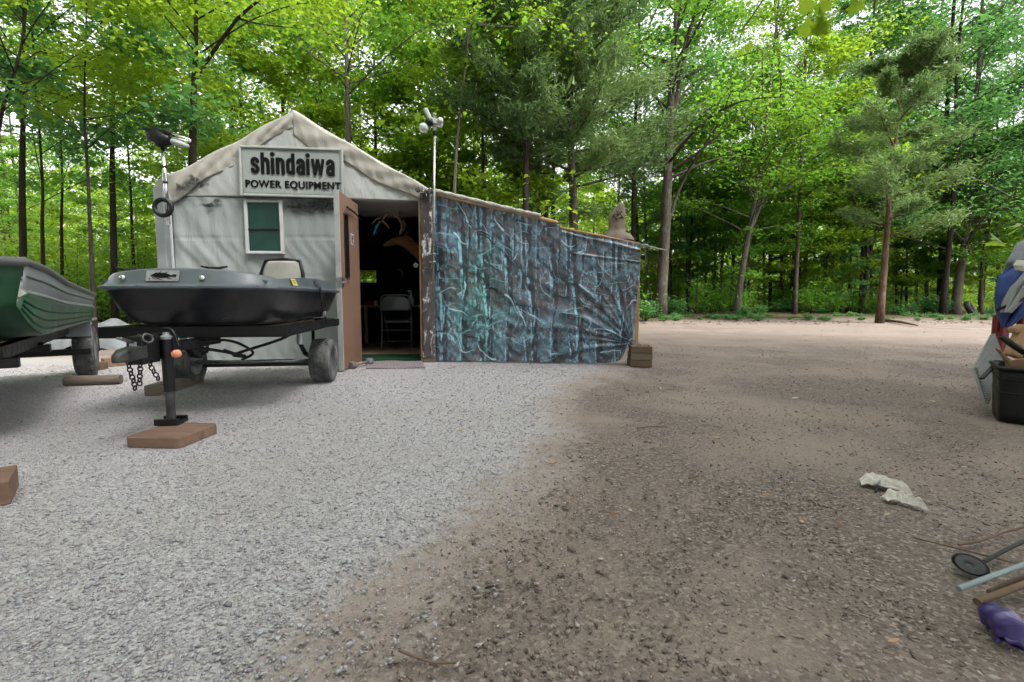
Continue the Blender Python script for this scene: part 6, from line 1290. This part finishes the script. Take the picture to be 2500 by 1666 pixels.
ht = empty('hatchet_blade', at(2405, 915, 3.42)); tag(ht, 'dark strip tool lying across the ribbed panel', 'tool'); hk2 = Vector(ht.location); part('blade', M_('black_plastic'), ht, lambda m: m.bar(at(2396, 925, 3.42) - hk2, at(2436, 884, 3.48) - hk2, .03, .012), bevel=.004)
# old tyre against the pale tree
ty = gnd(2362, 773); tyr = empty('old_tyre', (ty.x, ty.y - .1, 0)); tag(tyr, 'old black tyre leaning against the foot of a pale trunk', 'tyre'); rt = .38
axv = Vector((.55, -.72, .42)).normalized()
part('tyre', M_('tire_sidewall'), tyr, lambda m: m.lathe((0, 0, rt * .92), axv, [(.20, -.08), (.27, -.11), (.35, -.10), (.38, -.07), (.385, 0), (.38, .07), (.35, .10), (.27, .11), (.20, .08), (.205, 0), (.20, -.079)], 40), smooth=True)
# dark fallen branch at the cedar's foot
a, b = gnd(2160, 785), gnd(2240, 799); fb = empty('fallen_branch', (a + b) / 2); tag(fb, 'dark rotting branch on the dirt by the foot of the cedar', 'branch'); part('wood', M_('timber_dark'), fb, lambda m: m.tube([a - fb.location + Vector((0, 0, .05)), Vector((0, 0, .07)), b - fb.location + Vector((0, 0, .05))], [.05, .045, .02], 8), smooth=True)

# ------------------------------------------------------------------ small things on the ground, lower right
def rag(name, label, cat, mat, outline_px, bumps, h=.03, seed=0):
    c0 = gnd(sum(p[0] for p in outline_px) / len(outline_px), sum(p[1] for p in outline_px) / len(outline_px)); o = empty(name, c0); tag(o, label, cat)
    pts = [gnd(*p) - c0 for p in outline_px]; rd = random.Random(seed); n = len(pts); rings = 16; sub = curve_pts(pts + [pts[0]], n * 9)[:-1]; m_ = len(sub)
    mb = MB(); vs = []
    for r in range(rings + 1):
        f = r / rings
        for k, p in enumerate(sub):
            an = k / m_ * 6.283; q_ = abs(math.sin(an * 2.5 + f * 3 + seed)) * .5 + abs(math.sin(p.x * 55 + p.y * 38 * f + seed)) * .35 + abs(math.sin(p.y * 70 * f - p.x * 20 * f + 2 * seed)) * .35; z = h * (1 - f ** 3) * q_ + .006 * abs(math.sin(an * 7 + r)) * f; vs.append(Vector((p.x * f, p.y * f, .006 + max(0, z))))
    fs = [(r * m_ + k, r * m_ + (k + 1) % m_, (r + 1) * m_ + (k + 1) % m_, (r + 1) * m_ + k) for r in range(rings) for k in range(m_)]
    mb.add(vs, fs); mb.build('fabric', M_(mat), o, True, solid=.004); return o
def cloth_strip(name, label, mat, line, wid, seed, h=.022):
    """a dropped, twisted piece of cloth: folds run along it, its ends and edges are ragged"""
    pts = [gnd(*p) for p in line]; o = empty(name, pts[0]); tag(o, label, 'rag'); q = curve_pts([p - pts[0] for p in pts], 48); rd = random.Random(seed)
    def fn(i, j):
        k = min(47, int(i * 48)); p = q[k].lerp(q[k + 1], i * 48 - k); d = (q[min(48, k + 2)] - q[max(0, k - 2)]).normalized(); nn = Vector((-d.y, d.x, 0)); w_ = np.interp(i, np.linspace(0, 1, len(wid)), wid) * (1 + .10 * math.sin(i * 31 + seed))
        t = j * 2 - 1; fold_ = abs(math.sin(t * 4.2 + 2.5 * i + seed)) ** .7 * .6 + abs(math.sin(t * 9 - 6 * i + 2 * seed)) ** .8 * .3 + abs(math.sin(i * 17 + t * 3)) * .25
        return p + nn * w_ * t * (1 - .12 * abs(math.sin(i * 9 + t * 2))) + Vector((0, 0, .004 + h * fold_ * (1 - .75 * abs(t) ** 2.5) * min(1, 6 * i + .2, 6 * (1 - i) + .2)))
    mb = MB(); mb.grid(fn, 72, 34); mb.build('fabric', M_(mat), o, True, solid=.003, angle=35); return o
r1 = cloth_strip('rag', 'dirty white rag dropped on the dirt, upper of the two pieces', 'white_rag', [(2098, 1180), (2140, 1186), (2185, 1200), (2226, 1213)], [.034, .042, .038, .030, .020, .008], 1.0, .046)
part('cuff', M_('grey_cloth'), r1, lambda m: m.tube([gnd(2148, 1172, .02) - r1.location, gnd(2143, 1186, .045) - r1.location, gnd(2138, 1200, .012) - r1.location], .006, 6), smooth=True)
cloth_strip('rag', 'dirty cream rag lying just below the white one on the dirt', 'white_rag', [(2158, 1222), (2190, 1224), (2226, 1236), (2264, 1249)], [.024, .030, .025, .017, .007], 2.3, .038)
lid = empty('pan_lid', gnd(2366, 1400)); tag(lid, 'dark round dish with a pale rim lying among the sticks', 'dish'); lc = Vector(lid.location); 
part('dish', M_('black_plastic'), lid, lambda m: m.lathe((0, 0, .02), (-.15, -.35, 1), [(.0, .008), (.02, .007), (.036, .006), (.043, .009)], 28), smooth=True, solid=.003); part('rim', M_('dark_iron'), lid, lambda m: m.torus((-.15 * .009, -.35 * .009, .028), (-.15, -.35, 1), .0432, .0014, 32, 6), smooth=True)
def stick(name, label, cat, mat, pxs, r, z0=.02, n=10, sub=None):
    pts = [gnd(u, v, z) for (u, v, z) in pxs]; o = empty(name, pts[0]); tag(o, label, cat); q = curve_pts([p - pts[0] for p in pts], max(4, 3 * (len(pts) - 1))); rs = [r * (1 - .15 * i / len(q)) for i in range(len(q))]
    part('shaft', M_(mat), o, lambda m: m.tube(q, rs, n), smooth=True, angle=50); return o
stick('pipe', 'pale blue-grey pipe lying over the dish in the lower right corner', 'pipe', 'pipe_blue_grey', [(2340, 1438, .05), (2420, 1408, .06), (2530, 1368, .07)], .0078)
stick('broken_stick', 'thick brown stick just below the pale pipe', 'stick', 'brown_stick', [(2385, 1470, .03), (2450, 1446, .035), (2540, 1412, .04)], .0095)
stick('broken_stick', 'dark brown stick between the pale pipe and the thick stick', 'stick', 'brown_stick', [(2415, 1446, .02), (2460, 1425, .025), (2540, 1392, .03)], .007)
stick('black_rod', 'black rod pointing in from the right edge above the dish', 'rod', 'black_plastic', [(2402, 1372, .015), (2450, 1346, .03), (2530, 1308, .05)], .006)
stick('twig', 'long thin brown twig lying across the dirt above the dish', 'twig', 'brown_stick', [(2228, 1312, .008), (2300, 1330, .01), (2380, 1350, .012), (2480, 1376, .012)], .0035, n=6)
stick('twig', 'crooked twig near the right edge above the black rod', 'twig', 'brown_stick', [(2340, 1330, .008), (2390, 1322, .01), (2440, 1304, .012), (2510, 1284, .02)], .004, n=6)
stick('twig', 'short dark curved twig at the bottom edge of the dirt', 'twig', 'brown_stick', [(975, 1588, .008), (1020, 1606, .012), (1065, 1618, .012), (1115, 1617, .008)], .0035, n=8)
stick('twig', 'straight grey twig on the sandy patch near the gravel edge', 'twig', 'brown_stick', [(1556, 1046, .006), (1590, 1042, .008), (1632, 1043, .006)], .0035, n=6)
gl = empty('rubber_glove', gnd(2450, 1525)); tag(gl, 'purple rubber glove lying crumpled in the lower right corner', 'glove'); gk = Vector(gl.location)
def G(u, v, z): return gnd(u, v, z) - gk
skin('glove_body', [(G(2520, 1545, .035), (.045, .035)), (G(2475, 1530, .04), (.05, .038)), (G(2440, 1512, .035), (.042, .03)), (G(2415, 1502, .03), (.022, .018)), (G(2403, 1494, .022), (.012, .010)), (G(2412, 1522, .02), (.015, .012)), (G(2402, 1528, .014), (.010, .008)), (G(2430, 1488, .03), (.014, .012)), (G(2410, 1482, .025), (.010, .008)), (G(2460, 1560, .02), (.014, .012)), (G(2480, 1574, .012), (.010, .008))], [(0, 1), (1, 2), (2, 3), (3, 4), (2, 5), (5, 6), (2, 7), (7, 8), (1, 9), (9, 10)], M_('purple_rubber'), gl, 3)
tx_ = bpy.data.textures.new('crumple', 'CLOUDS'); tx_.noise_scale = .05; tx_.noise_depth = 2
go_ = gl.children[0]; dm_ = go_.modifiers.new('crumple', 'DISPLACE'); dm_.texture = tx_; dm_.strength = .028; dm_.mid_level = .55
for o_ in [o for o in bpy.data.objects if o.name.startswith('rag') and o.type == 'EMPTY']:
    d2_ = o_.children[0].modifiers.new('crumple', 'DISPLACE'); d2_.texture = tx_; d2_.strength = .008; d2_.mid_level = .5
def chip(u, v, w_, name, label, cat, mat): 
    o = empty(name, gnd(u, v)); tag(o, label, cat); s = w_ * gnd(u, v).y / F
    part('piece', M_(mat), o, lambda m: m.prism([(-.5 * s, -.12 * s), (-.1 * s, -.25 * s), (.5 * s, -.05 * s), (.42 * s, .18 * s), (-.2 * s, .2 * s)], lambda x, y, h: Vector((x, y, h + .15 * x)), .006, .006 + .14 * s), bevel=.002)
chip(2180, 1572, 34, 'wood_chip', 'pale yellow wood chip near the bottom right corner', 'chip', 'timber_tan')
chip(1195, 1440, 26, 'black_stone', 'lone black lump where gravel meets dirt', 'stone', 'black_plastic')
chip(1350, 1134, 22, 'wood_chip', 'small tan chip at the edge of the gravel', 'chip', 'timber_tan')
chip(1940, 975, 18, 'pale_stone', 'small white stone out on the dirt', 'stone', 'white_plastic')
chip(1690, 1170, 26, 'bark_piece', 'dark bark scrap in the middle of the dirt', 'bark', 'brown_stick')
# ------------------------------------------------------------------ branches hanging into the top of the view
def maple_branch(name, label, pts, leaves, size, seed):
    rd = random.Random(seed); base = pts[0]; o = empty(name, base); tag(o, label, 'branch'); q = curve_pts([p - base for p in pts], 10)
    part('twig', B_GREY, o, lambda m: m.tube(q, [.010 * (1 - .07 * i) for i in range(11)], 6), smooth=True)
    lob = [(0, -.5), (.18, -.36), (.5, -.42), (.40, -.12), (.58, .08), (.30, .14), (.20, .22), (0, .62), (-.20, .22), (-.30, .14), (-.58, .08), (-.40, -.12), (-.5, -.42), (-.18, -.36)]
    for k in range(leaves):
        c_ = q[rd.randrange(3, 11)] + Vector((rd.uniform(-.12, .12), rd.uniform(-.12, .12), rd.uniform(-.14, .02))); s = size * rd.uniform(.7, 1.1)
        rm = Matrix.Rotation(rd.uniform(0, 6.28), 3, 'Z') @ Matrix.Rotation(rd.uniform(.3, 1.2), 3, 'X') @ Matrix.Rotation(rd.uniform(-.5, .5), 3, 'Y'); vs = [Vector((0, 0, 0))] + [Vector((x * s, y * s, -.10 * s * abs(x) * 2)) for x, y in lob]; tn = rd.uniform(.6, 1)
        mesh_np('leaf', [tuple(rm @ v + c_) for v in vs], [(0, i + 1, (i + 1) % len(lob) + 1) for i in range(len(lob))], L_YEL, o, [(tn, tn, tn, 1)] * len(vs))
    return o
maple_branch('maple_branch', 'bright maple leaves hanging into the top edge, right of centre', [at(2120, -120, 3.4), at(2080, -60, 3.5), at(2040, -10, 3.5), at(1985, 20, 3.6)], 16, .13, 3)
maple_branch('maple_branch', 'few bright leaves poking in from the right edge above the cart', [at(2580, 530, 3.2), at(2530, 540, 3.2), at(2500, 548, 3.2), at(2488, 556, 3.2)], 6, .10, 5)
maple_branch('maple_branch', 'thin leafy twig hanging above the leaning tree, near the top', [at(1900, -60, 5.2), at(1850, 20, 5.3), at(1815, 70, 5.3), at(1800, 110, 5.3)], 12, .11, 8)
print('objects', len(bpy.data.objects), 'trees deep', cnt)
